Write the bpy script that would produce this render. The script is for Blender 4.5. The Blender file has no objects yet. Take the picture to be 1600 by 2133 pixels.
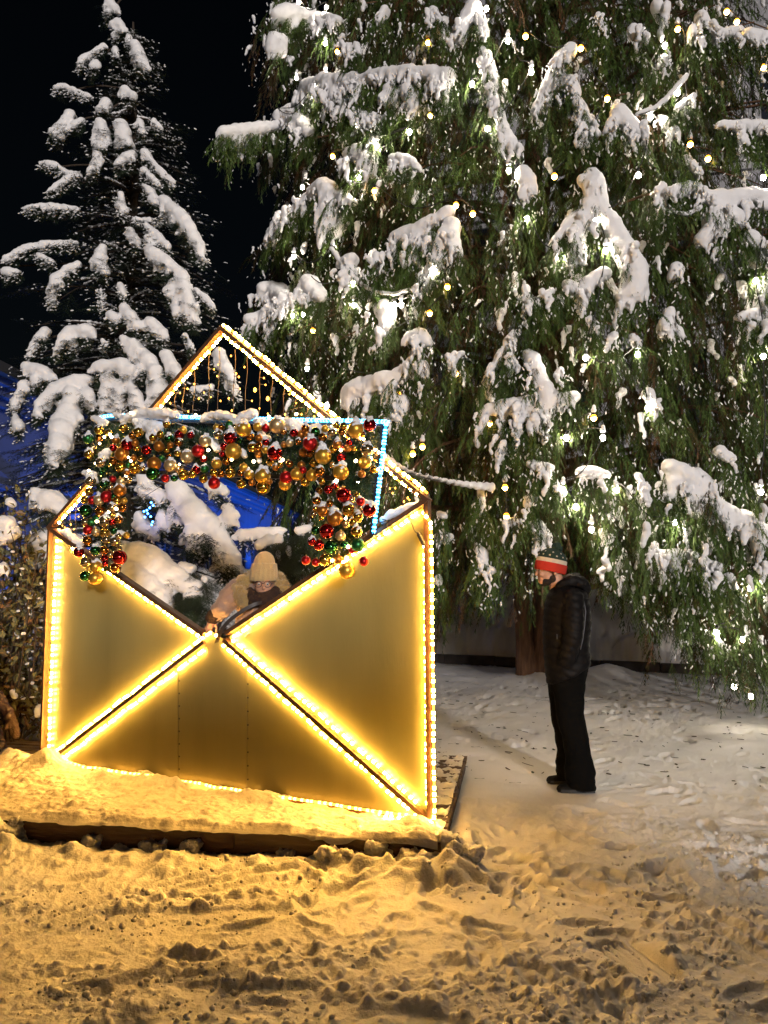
import bpy, math, random
import numpy as np
from mathutils import Vector

random.seed(11)
rng = np.random.default_rng(11)
scene = bpy.context.scene
COL = scene.collection

# ------------------------------------------------------------------ camera, sky, sun
PITCH = math.radians(5.25)
CAM_H = 1.6
FPX = 1600.0
cam_data = bpy.data.cameras.new("camera")
cam_data.sensor_fit = 'HORIZONTAL'
cam_data.sensor_width = 36.0
cam_data.lens = 36.0
cam_data.clip_start = 0.05
cam_data.clip_end = 500
cam = bpy.data.objects.new("camera", cam_data)
COL.objects.link(cam)
cam.location = (0, 0, CAM_H)
cam.rotation_euler = (math.pi / 2 + PITCH, 0, 0)
scene.camera = cam

SUN_EL = math.radians(11)
SUN_AZ = math.radians(14)            # light comes from behind the camera, from the right
world = bpy.data.worlds.new("World")
scene.world = world
world.use_nodes = True
wn = world.node_tree
bg = wn.nodes['Background']
sky = wn.nodes.new('ShaderNodeTexSky')
sky.sky_type = 'NISHITA'
sky.sun_disc = False
sky.sun_elevation = SUN_EL
sky.sun_rotation = math.pi - SUN_AZ
wn.links.new(sky.outputs[0], bg.inputs[0])
bg.inputs[1].default_value = 0.0008

sun_data = bpy.data.lights.new("sun", 'SUN')
sun_data.energy = 2.3
sun_data.angle = math.radians(5)
sun_data.color = (1.0, 0.92, 0.86)
sun = bpy.data.objects.new("sun", sun_data)
COL.objects.link(sun)
sd = Vector((math.sin(SUN_AZ) * math.cos(SUN_EL), -math.cos(SUN_AZ) * math.cos(SUN_EL), math.sin(SUN_EL)))
sun.rotation_euler = sd.to_track_quat('Z', 'Y').to_euler()
sun.location = (6, -10, 9)

vs = scene.view_settings
vs.view_transform = 'Standard'
vs.look = 'None'
vs.exposure = 0.0
vs.gamma = 1.0
vs.use_curve_mapping = False
cy = scene.cycles
cy.use_denoising = True
cy.max_bounces = 5
cy.diffuse_bounces = 3
cy.glossy_bounces = 3
cy.transmission_bounces = 3
cy.transparent_max_bounces = 6
cy.sample_clamp_indirect = 4.0
cy.caustics_reflective = False
cy.caustics_refractive = False

# ------------------------------------------------------------------ projection helpers
FWD = np.array([0, math.cos(PITCH), math.sin(PITCH)])
UPV = np.array([0, -math.sin(PITCH), math.cos(PITCH)])
CAMP = np.array([0, 0, CAM_H])


def ray(px, py):
    return np.array([1.0, 0, 0]) * ((px - 800) / FPX) + FWD - UPV * ((py - 1066.5) / FPX)


def at(px, py, Y):
    d = ray(px, py)
    return CAMP + d * (Y / d[1])


def ground(px, py, z=0.0):
    d = ray(px, py)
    return CAMP + d * ((z - CAM_H) / d[2])


def project(P):
    P = np.asarray(P) - CAMP
    f = P @ FWD
    return 800 + FPX * P[..., 0] / f, 1066.5 - FPX * (P @ UPV) / f


# ------------------------------------------------------------------ noise
def _hash(ix, iy, iz, seed):
    h = (ix.astype(np.int64) * 374761393 + iy.astype(np.int64) * 668265263 + iz.astype(np.int64) * 2147483647 + seed * 974634253) & 0xFFFFFFFF
    h = ((h ^ (h >> 13)) * 1274126177) & 0xFFFFFFFF
    h = ((h ^ (h >> 16)) * 2246822519) & 0xFFFFFFFF
    return ((h ^ (h >> 15)) & 0xFFFF) / 65535.0


def vnoise(x, y, seed=0):
    x = np.asarray(x, float); y = np.asarray(y, float)
    ix = np.floor(x); iy = np.floor(y)
    fx = x - ix; fy = y - iy
    fx = fx * fx * fx * (fx * (fx * 6 - 15) + 10); fy = fy * fy * fy * (fy * (fy * 6 - 15) + 10)
    z = np.zeros_like(ix)
    a = _hash(ix, iy, z, seed); b = _hash(ix + 1, iy, z, seed)
    c = _hash(ix, iy + 1, z, seed); d = _hash(ix + 1, iy + 1, z, seed)
    return (a * (1 - fx) + b * fx) * (1 - fy) + (c * (1 - fx) + d * fx) * fy


def fbm(x, y, scale, octs=4, seed=0, gain=0.5):
    s = 0; a = 1; t = 0
    ca, sa = math.cos(0.6), math.sin(0.6)
    for o in range(octs):
        s = s + a * vnoise(x / scale + 13.1 * o, y / scale - 7.7 * o, seed + o)
        t += a; a *= gain; scale *= 0.5
        x, y = x * ca - y * sa, x * sa + y * ca
    return s / t


def bumps(x, y, s, seed, pres=0.6, k=0.8):
    """rounded clods of varied size scattered over the plane"""
    x = np.asarray(x, float) / s; y = np.asarray(y, float) / s
    ix = np.floor(x); iy = np.floor(y); out = np.zeros_like(x)
    zz = np.zeros_like(ix)
    for dx in (-1, 0, 1):
        for dy in (-1, 0, 1):
            cx_, cy_ = ix + dx, iy + dy
            jx = _hash(cx_, cy_, zz, seed); jy = _hash(cx_, cy_, zz, seed + 1)
            rr = 0.22 + 0.5 * _hash(cx_, cy_, zz, seed + 2) ** 1.6
            on = _hash(cx_, cy_, zz, seed + 3) < pres
            ang = 6.28 * _hash(cx_, cy_, zz, seed + 4); el = 0.75 + 0.5 * _hash(cx_, cy_, zz, seed + 5)
            ux = x - cx_ - jx; uy = y - cy_ - jy
            a = ux * np.cos(ang) + uy * np.sin(ang); b = -ux * np.sin(ang) + uy * np.cos(ang)
            q = 1 - (a * a * el + b * b / el) / (rr * rr)
            out = np.maximum(out, np.where(on & (q > 0), rr * np.maximum(q, 0) ** 0.8, 0))
    return out * s * k


def sstep(a, b, x):
    t = np.clip((x - a) / (b - a), 0, 1)
    return t * t * (3 - 2 * t)


# ------------------------------------------------------------------ object helpers
def link(name, mesh, parent=None):
    o = bpy.data.objects.new(name, mesh)
    COL.objects.link(o)
    if parent is not None:
        o.parent = parent
    return o


def tag(o, label=None, cat=None, group=None, kind=None):
    if label: o['label'] = label
    if cat: o['category'] = cat
    if group: o['group'] = group
    if kind: o['kind'] = kind
    return o


def thing(name, label, cat, loc=(0, 0, 0), group=None):
    o = bpy.data.objects.new(name, None)
    o.empty_display_size = 0.1
    COL.objects.link(o)
    o.location = Vector(loc)
    return tag(o, label, cat, group)


def mesh_np(name, V, F, mats=(), smooth=False, mat_idx=None, color=None):
    """V (n,3); F list of tuples or an (m,k) array"""
    me = bpy.data.meshes.new(name)
    V = np.asarray(V, float)
    if isinstance(F, np.ndarray):
        m, k = F.shape
        me.vertices.add(len(V)); me.vertices.foreach_set('co', V.astype(np.float32).ravel())
        me.loops.add(m * k); me.loops.foreach_set('vertex_index', F.astype(np.int32).ravel())
        me.polygons.add(m)
        me.polygons.foreach_set('loop_start', np.arange(0, m * k, k, dtype=np.int32))
        me.update(calc_edges=True)
    else:
        me.from_pydata([tuple(v) for v in V], [], [tuple(f) for f in F])
        me.update()
    for mt in mats:
        me.materials.append(mt)
    if mat_idx is not None:
        me.polygons.foreach_set('material_index', np.asarray(mat_idx, np.int32))
    me.polygons.foreach_set('use_smooth', np.full(len(me.polygons), smooth))
    if color is not None:
        at_ = me.attributes.new('tint', 'FLOAT', 'POINT')
        at_.data.foreach_set('value', np.asarray(color, np.float32))
    return me


def obj(name, V, F, mat, parent=None, smooth=False, mat_idx=None, color=None):
    """world-space vertices become local to the parent's location"""
    V = np.asarray(V, float)
    if parent is not None:
        V = V - np.array(origin_of(parent))
    mats = mat if isinstance(mat, (list, tuple)) else [mat]
    return link(name, mesh_np(name, V, F, mats, smooth, mat_idx, color), parent)


def origin_of(o):
    p = np.array(o.location)
    while o.parent is not None:
        o = o.parent
        p = p + np.array(o.location)
    return p


class MB:
    """collects primitives into one mesh"""
    def __init__(s):
        s.V = []; s.F = []; s.M = []; s.n = 0

    def add(s, V, F, mi=0):
        V = np.asarray(V, float)
        for f in F:
            s.F.append(tuple(int(i) + s.n for i in f)); s.M.append(mi)
        s.V.append(V); s.n += len(V)

    def box8(s, c, mi=0):
        s.add(c, [(0, 3, 2, 1), (4, 5, 6, 7), (0, 1, 5, 4), (1, 2, 6, 5), (2, 3, 7, 6), (3, 0, 4, 7)], mi)

    def box(s, lo, hi, mi=0):
        x0, y0, z0 = lo; x1, y1, z1 = hi
        s.box8([(x0, y0, z0), (x1, y0, z0), (x1, y1, z0), (x0, y1, z0), (x0, y0, z1), (x1, y0, z1), (x1, y1, z1), (x0, y1, z1)], mi)

    def bar(s, a, b, w, h, side, up, mi=0):
        """box from a to b, w along side, h along up (both centred)"""
        a = np.asarray(a); b = np.asarray(b); side = np.asarray(side); up = np.asarray(up)
        cs = []
        for p in (a, b):
            for i, j in ((-1, -1), (1, -1), (1, 1), (-1, 1)):
                cs.append(p + side * (w / 2 * i) + up * (h / 2 * j))
        s.box8(cs, mi)

    def tube(s, pts, r, n=8, mi=0, caps=True):
        pts = np.asarray(pts, float)
        rs = np.full(len(pts), r) if np.isscalar(r) else np.asarray(r, float)
        V, F = tube_mesh(pts, rs, n, caps)
        s.add(V, F, mi)

    def build(s, name, mat, parent=None, smooth=False):
        return obj(name, np.concatenate(s.V), s.F, mat, parent, smooth, s.M)


def frames(pts):
    t = np.gradient(pts, axis=0)
    t /= np.linalg.norm(t, axis=1, keepdims=True) + 1e-12
    ref = np.array([0.0, 0, 1])
    if abs(t[0] @ ref) > 0.9: ref = np.array([1.0, 0, 0])
    N = []; n = np.cross(t[0], ref); n /= np.linalg.norm(n)
    for ti in t:
        n = n - ti * (n @ ti); n /= np.linalg.norm(n) + 1e-12
        N.append(n.copy())
    N = np.array(N)
    return t, N, np.cross(t, N)


def tube_mesh(pts, rs, n=8, caps=True):
    t, N, B = frames(pts)
    a = np.arange(n) * 2 * math.pi / n
    ring = N[:, None, :] * np.cos(a)[None, :, None] + B[:, None, :] * np.sin(a)[None, :, None]
    V = (pts[:, None, :] + ring * rs[:, None, None]).reshape(-1, 3)
    F = []
    for i in range(len(pts) - 1):
        for j in range(n):
            k = (j + 1) % n
            F.append((i * n + j, i * n + k, (i + 1) * n + k, (i + 1) * n + j))
    if caps:
        F.append(tuple(range(n))[::-1]); F.append(tuple((len(pts) - 1) * n + j for j in range(n)))
    return V, F


def catmull(pts, per=8):
    pts = np.asarray(pts, float)
    if len(pts) < 3:
        u = np.linspace(0, 1, per + 1)[:, None]
        return pts[0] * (1 - u) + pts[1] * u
    P = np.vstack([2 * pts[0] - pts[1], pts, 2 * pts[-1] - pts[-2]])
    out = []
    for i in range(1, len(P) - 2):
        for u in np.linspace(0, 1, per, endpoint=False):
            out.append(0.5 * ((2 * P[i]) + (-P[i - 1] + P[i + 1]) * u + (2 * P[i - 1] - 5 * P[i] + 4 * P[i + 1] - P[i + 2]) * u * u
                              + (-P[i - 1] + 3 * P[i] - 3 * P[i + 1] + P[i + 2]) * u ** 3))
    out.append(P[-2])
    return np.array(out)


def ico(sub):
    import bmesh
    bm = bmesh.new()
    bmesh.ops.create_icosphere(bm, subdivisions=sub, radius=1.0)
    V = np.array([v.co[:] for v in bm.verts]); F = np.array([[v.index for v in f.verts] for f in bm.faces])
    bm.free()
    return V, F


ICO0 = (np.array([[0, 0, 1], [.894, 0, .447], [.276, .851, .447], [-.724, .526, .447], [-.724, -.526, .447], [.276, -.851, .447], [.724, .526, -.447], [-.276, .851, -.447], [-.894, 0, -.447], [-.276, -.851, -.447], [.724, -.526, -.447], [0, 0, -1]]), np.array([[0, 1, 2], [0, 2, 3], [0, 3, 4], [0, 4, 5], [0, 5, 1], [1, 6, 2], [2, 7, 3], [3, 8, 4], [4, 9, 5], [5, 10, 1], [2, 6, 7], [3, 7, 8], [4, 8, 9], [5, 9, 10], [1, 10, 6], [11, 7, 6], [11, 8, 7], [11, 9, 8], [11, 10, 9], [11, 6, 10]]))
ICO1 = ico(1); ICO2 = ico(2); ICO3 = ico(3); ICO4 = ico(4)
_tex = {}


def cloud(scale, depth=2):
    k = (scale, depth)
    if k not in _tex:
        t = bpy.data.textures.new("surface_noise", 'CLOUDS')
        t.noise_scale = scale; t.noise_depth = depth
        _tex[k] = t
    return _tex[k]


def ellipsoids_raw(els, tmpl=ICO2):
    """els: list of (center, radii(3) or r)"""
    TV, TF = tmpl
    C = np.array([e[0] for e in els], float)
    R = np.array([(e[1],) * 3 if np.isscalar(e[1]) else tuple(e[1]) for e in els], float)
    V = (TV[None] * R[:, None, :] + C[:, None, :]).reshape(-1, 3)
    F = (TF[None] + (np.arange(len(els)) * len(TV))[:, None, None]).reshape(-1, 3)
    return V, F


def remeshed(name, V, F, voxel, mats, disp=(), smooth_it=4, smooth_f=0.6):
    """union the pieces into one continuous skin"""
    me = mesh_np(name, V, np.asarray(F))
    o = bpy.data.objects.new(name, me)
    COL.objects.link(o)
    m = o.modifiers.new('r', 'REMESH'); m.mode = 'VOXEL'; m.voxel_size = voxel; m.use_smooth_shade = True
    if smooth_it:
        m = o.modifiers.new('s', 'SMOOTH'); m.iterations = smooth_it; m.factor = smooth_f
    for st, sc in disp:
        m = o.modifiers.new('d', 'DISPLACE'); m.texture = cloud(sc); m.strength = st; m.mid_level = 0.5
        m.texture_coords = 'GLOBAL'
    dg = bpy.context.evaluated_depsgraph_get()
    out = bpy.data.meshes.new_from_object(o.evaluated_get(dg))
    out.name = name
    bpy.data.objects.remove(o)
    bpy.data.meshes.remove(me)
    out.materials.clear()
    for mt in mats: out.materials.append(mt)
    return out


def obj_mesh(name, me, parent=None):
    """a mesh already in world space, moved local to its parent"""
    if parent is not None:
        p = origin_of(parent)
        n = len(me.vertices)
        co = np.empty(n * 3, np.float32); me.vertices.foreach_get('co', co)
        co = co.reshape(-1, 3) - p.astype(np.float32)
        me.vertices.foreach_set('co', co.ravel()); me.update()
    return link(name, me, parent)


def capsule_els(pts, radii, step=0.45, flat=(1, 1, 1)):
    """spheres strung along a polyline"""
    out = []
    pts = [np.asarray(p, float) for p in pts]
    for i in range(len(pts) - 1):
        a, b = pts[i], pts[i + 1]; ra, rb = radii[i], radii[i + 1]
        n = max(2, int(np.linalg.norm(b - a) / (step * max(min(ra, rb), 1e-3))) + 1)
        n = min(n, 60)
        for k in range(n + (1 if i == len(pts) - 2 else 0)):
            u = k / n
            r = ra + (rb - ra) * u
            out.append((a + (b - a) * u, (r * flat[0], r * flat[1], r * flat[2])))
    if len(pts) == 1:
        r = radii[0]; out.append((pts[0], (r * flat[0], r * flat[1], r * flat[2])))
    return out


# ------------------------------------------------------------------ materials
def nodes(m):
    m.use_nodes = True
    return m.node_tree, m.node_tree.nodes, m.node_tree.links


def pmat(name, col, rough=0.6, metal=0.0, var=0.0, vscale=5.0, bump=0.0, bscale=40.0, coat=0.0, sss=0.0, spec=0.5, sheen=0.0, stretch=None):
    m = bpy.data.materials.new(name)
    nt, N, L = nodes(m)
    b = N['Principled BSDF']
    b.inputs['Base Color'].default_value = (*col, 1)
    b.inputs['Roughness'].default_value = rough
    b.inputs['Metallic'].default_value = metal
    b.inputs['Specular IOR Level'].default_value = spec
    b.inputs['Coat Weight'].default_value = coat
    b.inputs['Sheen Weight'].default_value = sheen
    if sss:
        b.inputs['Subsurface Weight'].default_value = sss
        b.inputs['Subsurface Radius'].default_value = (0.03, 0.03, 0.035)
        b.inputs['Subsurface Scale'].default_value = 0.6
    tc = N.new('ShaderNodeTexCoord')
    src = tc.outputs['Object']
    if stretch:
        mp = N.new('ShaderNodeMapping'); mp.inputs['Scale'].default_value = stretch
        L.new(src, mp.inputs[0]); src = mp.outputs[0]
    if var:
        nz = N.new('ShaderNodeTexNoise'); nz.inputs['Scale'].default_value = vscale; nz.inputs['Detail'].default_value = 5
        L.new(src, nz.inputs[0])
        mx = N.new('ShaderNodeMix'); mx.data_type = 'RGBA'
        mx.inputs[6].default_value = (*[c * (1 - var) for c in col], 1)
        mx.inputs[7].default_value = (*[min(1, c * (1 + var)) for c in col], 1)
        rmp = N.new('ShaderNodeMapRange'); rmp.inputs[1].default_value = 0.3; rmp.inputs[2].default_value = 0.7
        L.new(nz.outputs[0], rmp.inputs[0]); L.new(rmp.outputs[0], mx.inputs[0])
        L.new(mx.outputs[2], b.inputs['Base Color'])
    if bump:
        nb = N.new('ShaderNodeTexNoise'); nb.inputs['Scale'].default_value = bscale; nb.inputs['Detail'].default_value = 6
        L.new(src, nb.inputs[0])
        bp = N.new('ShaderNodeBump'); bp.inputs['Strength'].default_value = bump; bp.inputs['Distance'].default_value = 0.02
        L.new(nb.outputs[0], bp.inputs['Height']); L.new(bp.outputs[0], b.inputs['Normal'])
    return m


def emat(name, col, strength):
    m = bpy.data.materials.new(name)
    nt, N, L = nodes(m)
    b = N['Principled BSDF']
    b.inputs['Base Color'].default_value = (*[c * 0.5 for c in col], 1)
    b.inputs['Emission Color'].default_value = (*col, 1)
    b.inputs['Emission Strength'].default_value = strength
    return m


def leafmat(name, stops, rough=0.6):
    m = bpy.data.materials.new(name)
    nt, N, L = nodes(m)
    b = N['Principled BSDF']; b.inputs['Roughness'].default_value = rough
    b.inputs['Specular IOR Level'].default_value = 0.3
    a = N.new('ShaderNodeAttribute'); a.attribute_name = 'tint'
    r = N.new('ShaderNodeValToRGB')
    el = r.color_ramp.elements
    while len(el) < len(stops): el.new(0.5)
    for e, (p, c) in zip(el, stops):
        e.position = p; e.color = (*c, 1)
    L.new(a.outputs['Fac'], r.inputs[0]); L.new(r.outputs[0], b.inputs['Base Color'])
    return m


M = {}
M['snow'] = pmat('fresh_snow', (0.84, 0.84, 0.87), 0.75, var=0.05, vscale=6, bump=0.25, bscale=60, spec=0.3)
M['gsnow'] = pmat('trodden_snow', (0.89, 0.86, 0.83), 0.7, var=0.06, vscale=2.2, bump=0.36, bscale=75, spec=0.35, sss=0.55)
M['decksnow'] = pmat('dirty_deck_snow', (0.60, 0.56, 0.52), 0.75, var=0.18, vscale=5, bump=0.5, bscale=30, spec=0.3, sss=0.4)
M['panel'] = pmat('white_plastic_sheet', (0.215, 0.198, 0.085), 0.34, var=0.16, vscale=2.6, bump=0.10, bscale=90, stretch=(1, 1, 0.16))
M['bar'] = pmat('brown_painted_bar', (0.09, 0.042, 0.02), 0.5, var=0.25, vscale=9)
M['led'] = emat('warm_led', (1.0, 0.51, 0.095), 250.0)
M['ledlow'] = emat('warm_led_under_snow', (1.0, 0.47, 0.075), 18.0)
M['ledtube'] = emat('warm_led_tubing', (1.0, 0.40, 0.03), 8.0)
M['bled'] = emat('blue_led', (0.08, 0.50, 1.0), 14.0)
M['bledtube'] = emat('blue_led_tubing', (0.05, 0.40, 1.0), 1.6)
M['bulbw'] = emat('white_bulb_glow', (1.0, 0.86, 0.66), 330.0)
M['bulbdim'] = emat('white_bulb_glow_low', (1.0, 0.86, 0.66), 90.0)
M['bulby'] = emat('amber_bulb_glow', (1.0, 0.36, 0.02), 7.0)
M['bulbyc'] = emat('amber_bulb_filament', (1.0, 0.58, 0.14), 60.0)
M['fairy'] = emat('fairy_light_glow', (1.0, 0.75, 0.40), 30.0)
M['icicle'] = emat('icicle_light_glow', (1.0, 0.45, 0.06), 8.0)
M['bluedot'] = emat('blue_bulb_glow', (0.05, 0.25, 1.0), 20.0)
M['black'] = pmat('black_rubber', (0.015, 0.015, 0.016), 0.5)
M['wire'] = pmat('thin_brown_wire', (0.05, 0.035, 0.03), 0.5)
M['bark'] = pmat('reddish_bark', (0.15, 0.08, 0.045), 0.9, var=0.45, vscale=7, bump=1.0, bscale=14, stretch=(4, 4, 0.5))
M['dbark'] = pmat('dark_bark', (0.05, 0.035, 0.025), 0.9, var=0.4, vscale=7, bump=0.8, bscale=18, stretch=(3, 3, 0.6))
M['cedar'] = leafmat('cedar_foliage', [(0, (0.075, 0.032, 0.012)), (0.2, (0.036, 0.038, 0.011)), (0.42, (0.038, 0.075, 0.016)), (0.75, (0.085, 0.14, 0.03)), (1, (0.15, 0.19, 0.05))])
M['spruce'] = leafmat('spruce_needles', [(0, (0.03, 0.018, 0.01)), (0.3, (0.018, 0.03, 0.016)), (1, (0.04, 0.065, 0.036))])
M['shrubleaf'] = leafmat('withered_leaves', [(0, (0.16, 0.08, 0.035)), (0.5, (0.10, 0.10, 0.04)), (1, (0.20, 0.19, 0.09))], 0.45)
M['garl'] = leafmat('tinsel_needles', [(0, (0.012, 0.03, 0.012)), (1, (0.03, 0.075, 0.03))], 0.4)
M['wood'] = pmat('dark_stained_board', (0.055, 0.026, 0.014), 0.55, var=0.4, vscale=4, bump=0.3, bscale=25, stretch=(0.3, 3, 3))
M['slat'] = pmat('weathered_deck_slat', (0.12, 0.08, 0.055), 0.7, var=0.4, vscale=9, bump=0.5, bscale=30)
M['stone'] = pmat('grey_render', (0.30, 0.30, 0.32), 0.85, var=0.1, vscale=1.5, bump=0.2, bscale=30)
M['stone2'] = pmat('pale_cornice', (0.42, 0.42, 0.44), 0.8, var=0.08, vscale=2)
M['curb'] = pmat('dark_kerb_stone', (0.06, 0.05, 0.045), 0.85, var=0.35, vscale=4, bump=0.5, bscale=25)
M['glass'] = pmat('dark_window_glass', (0.02, 0.025, 0.035), 0.12)
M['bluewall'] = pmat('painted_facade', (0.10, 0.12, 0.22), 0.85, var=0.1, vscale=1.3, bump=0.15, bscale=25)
M['roof'] = pmat('dark_roof_sheet', (0.06, 0.06, 0.07), 0.6, var=0.2, vscale=3)
M['metal'] = pmat('dark_metal', (0.05, 0.05, 0.055), 0.4, 0.7)


def flecks(name, C, D, L, W, mat, parent):
    """many small elongated scraps: centre, direction, half length, half width"""
    C = np.asarray(C, float); D = np.asarray(D, float); D = D / (np.linalg.norm(D, axis=1, keepdims=True) + 1e-9)
    S = np.cross(D, rng.normal(size=D.shape)); S /= np.linalg.norm(S, axis=1, keepdims=True) + 1e-9
    T = np.cross(D, S)
    TV, TF = ICO0
    jit = rng.uniform(0.75, 1.25, (len(C), len(TV), 1))
    V = C[:, None] + jit * (TV[None, :, 0:1] * S[:, None] * np.asarray(W)[:, None, None] + TV[None, :, 1:2] * T[:, None] * np.asarray(W)[:, None, None] * 0.9 + TV[None, :, 2:3] * D[:, None] * np.asarray(L)[:, None, None])
    F = TF[None] + (np.arange(len(C)) * len(TV))[:, None, None]
    o = obj(name, V.reshape(-1, 3), F.reshape(-1, 3), mat, parent, True)
    o['kind'] = 'stuff'
    return o


def islands(me):
    """vertex islands of a mesh"""
    n = len(me.vertices)
    ed = np.empty(len(me.edges) * 2, np.int32); me.edges.foreach_get('vertices', ed); ed = ed.reshape(-1, 2)
    lab = np.arange(n)
    while True:
        old = lab.copy()
        m = np.minimum(lab[ed[:, 0]], lab[ed[:, 1]])
        np.minimum.at(lab, ed[:, 0], m); np.minimum.at(lab, ed[:, 1], m)
        lab = lab[lab]
        if (lab == old).all(): break
    return lab


def split_islands(me, least=60):
    lab = islands(me)
    ids, cn = np.unique(lab, return_counts=True)
    ids = [i for i, c in zip(ids, cn) if c >= least]
    n = len(me.vertices); co = np.empty(n * 3, np.float32); me.vertices.foreach_get('co', co); co = co.reshape(-1, 3)
    if len(ids) <= 1 and len(cn) == 1: return [me]
    polys = [tuple(p.vertices) for p in me.polygons]
    out = []
    for i in ids:
        sel = np.nonzero(lab == i)[0]; mp = {int(v): k for k, v in enumerate(sel)}
        F = [tuple(mp[v] for v in f) for f in polys if lab[f[0]] == i]
        out.append(mesh_np(me.name, co[sel], F, list(me.materials), True))
    bpy.data.meshes.remove(me)
    return out

# ------------------------------------------------------------------ layout frames
def to3(a):
    return np.array([a[0], a[1], 0.0])


PZ = 0.14                                   # deck height
F0 = ground(918, 1754, PZ)                  # front right corner of the deck
Bk = ground(960, 1604, PZ)
e2 = to3(Bk - F0); e2 /= np.linalg.norm(e2)
e1 = np.array([-e2[1], e2[0], 0])           # to the left along the deck front
UP = np.array([0, 0, 1.0])
BR = ground(897, 1712, PZ + 0.03); BL = ground(88, 1588, PZ + 0.03)
eu = to3(BL - BR); ENV_W = np.linalg.norm(eu); eu /= ENV_W
en = np.array([eu[1], -eu[0], 0])
if en[1] > 0: en = -en                       # towards the camera


def ENV(px, py, off=0.0):
    d = ray(px, py)
    t = ((BR + en * off - CAMP) @ en) / (d @ en)
    return CAMP + d * t


# ------------------------------------------------------------------ ground
curbA = ground(880, 1381, 0.0); curbB = ground(1420, 1405, 0.0)
cd = to3(curbB - curbA); cd /= np.linalg.norm(cd)
cn = np.array([-cd[1], cd[0], 0])            # away from the camera
CEDAR = np.array([2.75, 12.8])
MAN = ground(1206, 1650, 0.0)
r_prints = np.random.default_rng(5)
prints = []
for i in range(300):
    y = 4.2 + 8 * r_prints.random() ** 1.3
    prints.append((r_prints.uniform(-0.1, 0.75) * y, y, r_prints.uniform(0, math.pi), r_prints.uniform(0.6, 1.2)))
for i in range(70):
    y = r_prints.uniform(2.7, 5.2)
    prints.append((r_prints.uniform(-0.55, 0.55) * y, y, r_prints.uniform(0, math.pi), r_prints.uniform(0.7, 1.1)))
treads = [(ground(1325, 2008, 0), 1.9, 0.115, 0.20), (ground(1555, 2010, 0), 1.0, 0.10, 0.16), (ground(1120, 1985, 0), 0.15, 0.10, 0.2)][:1]


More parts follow.
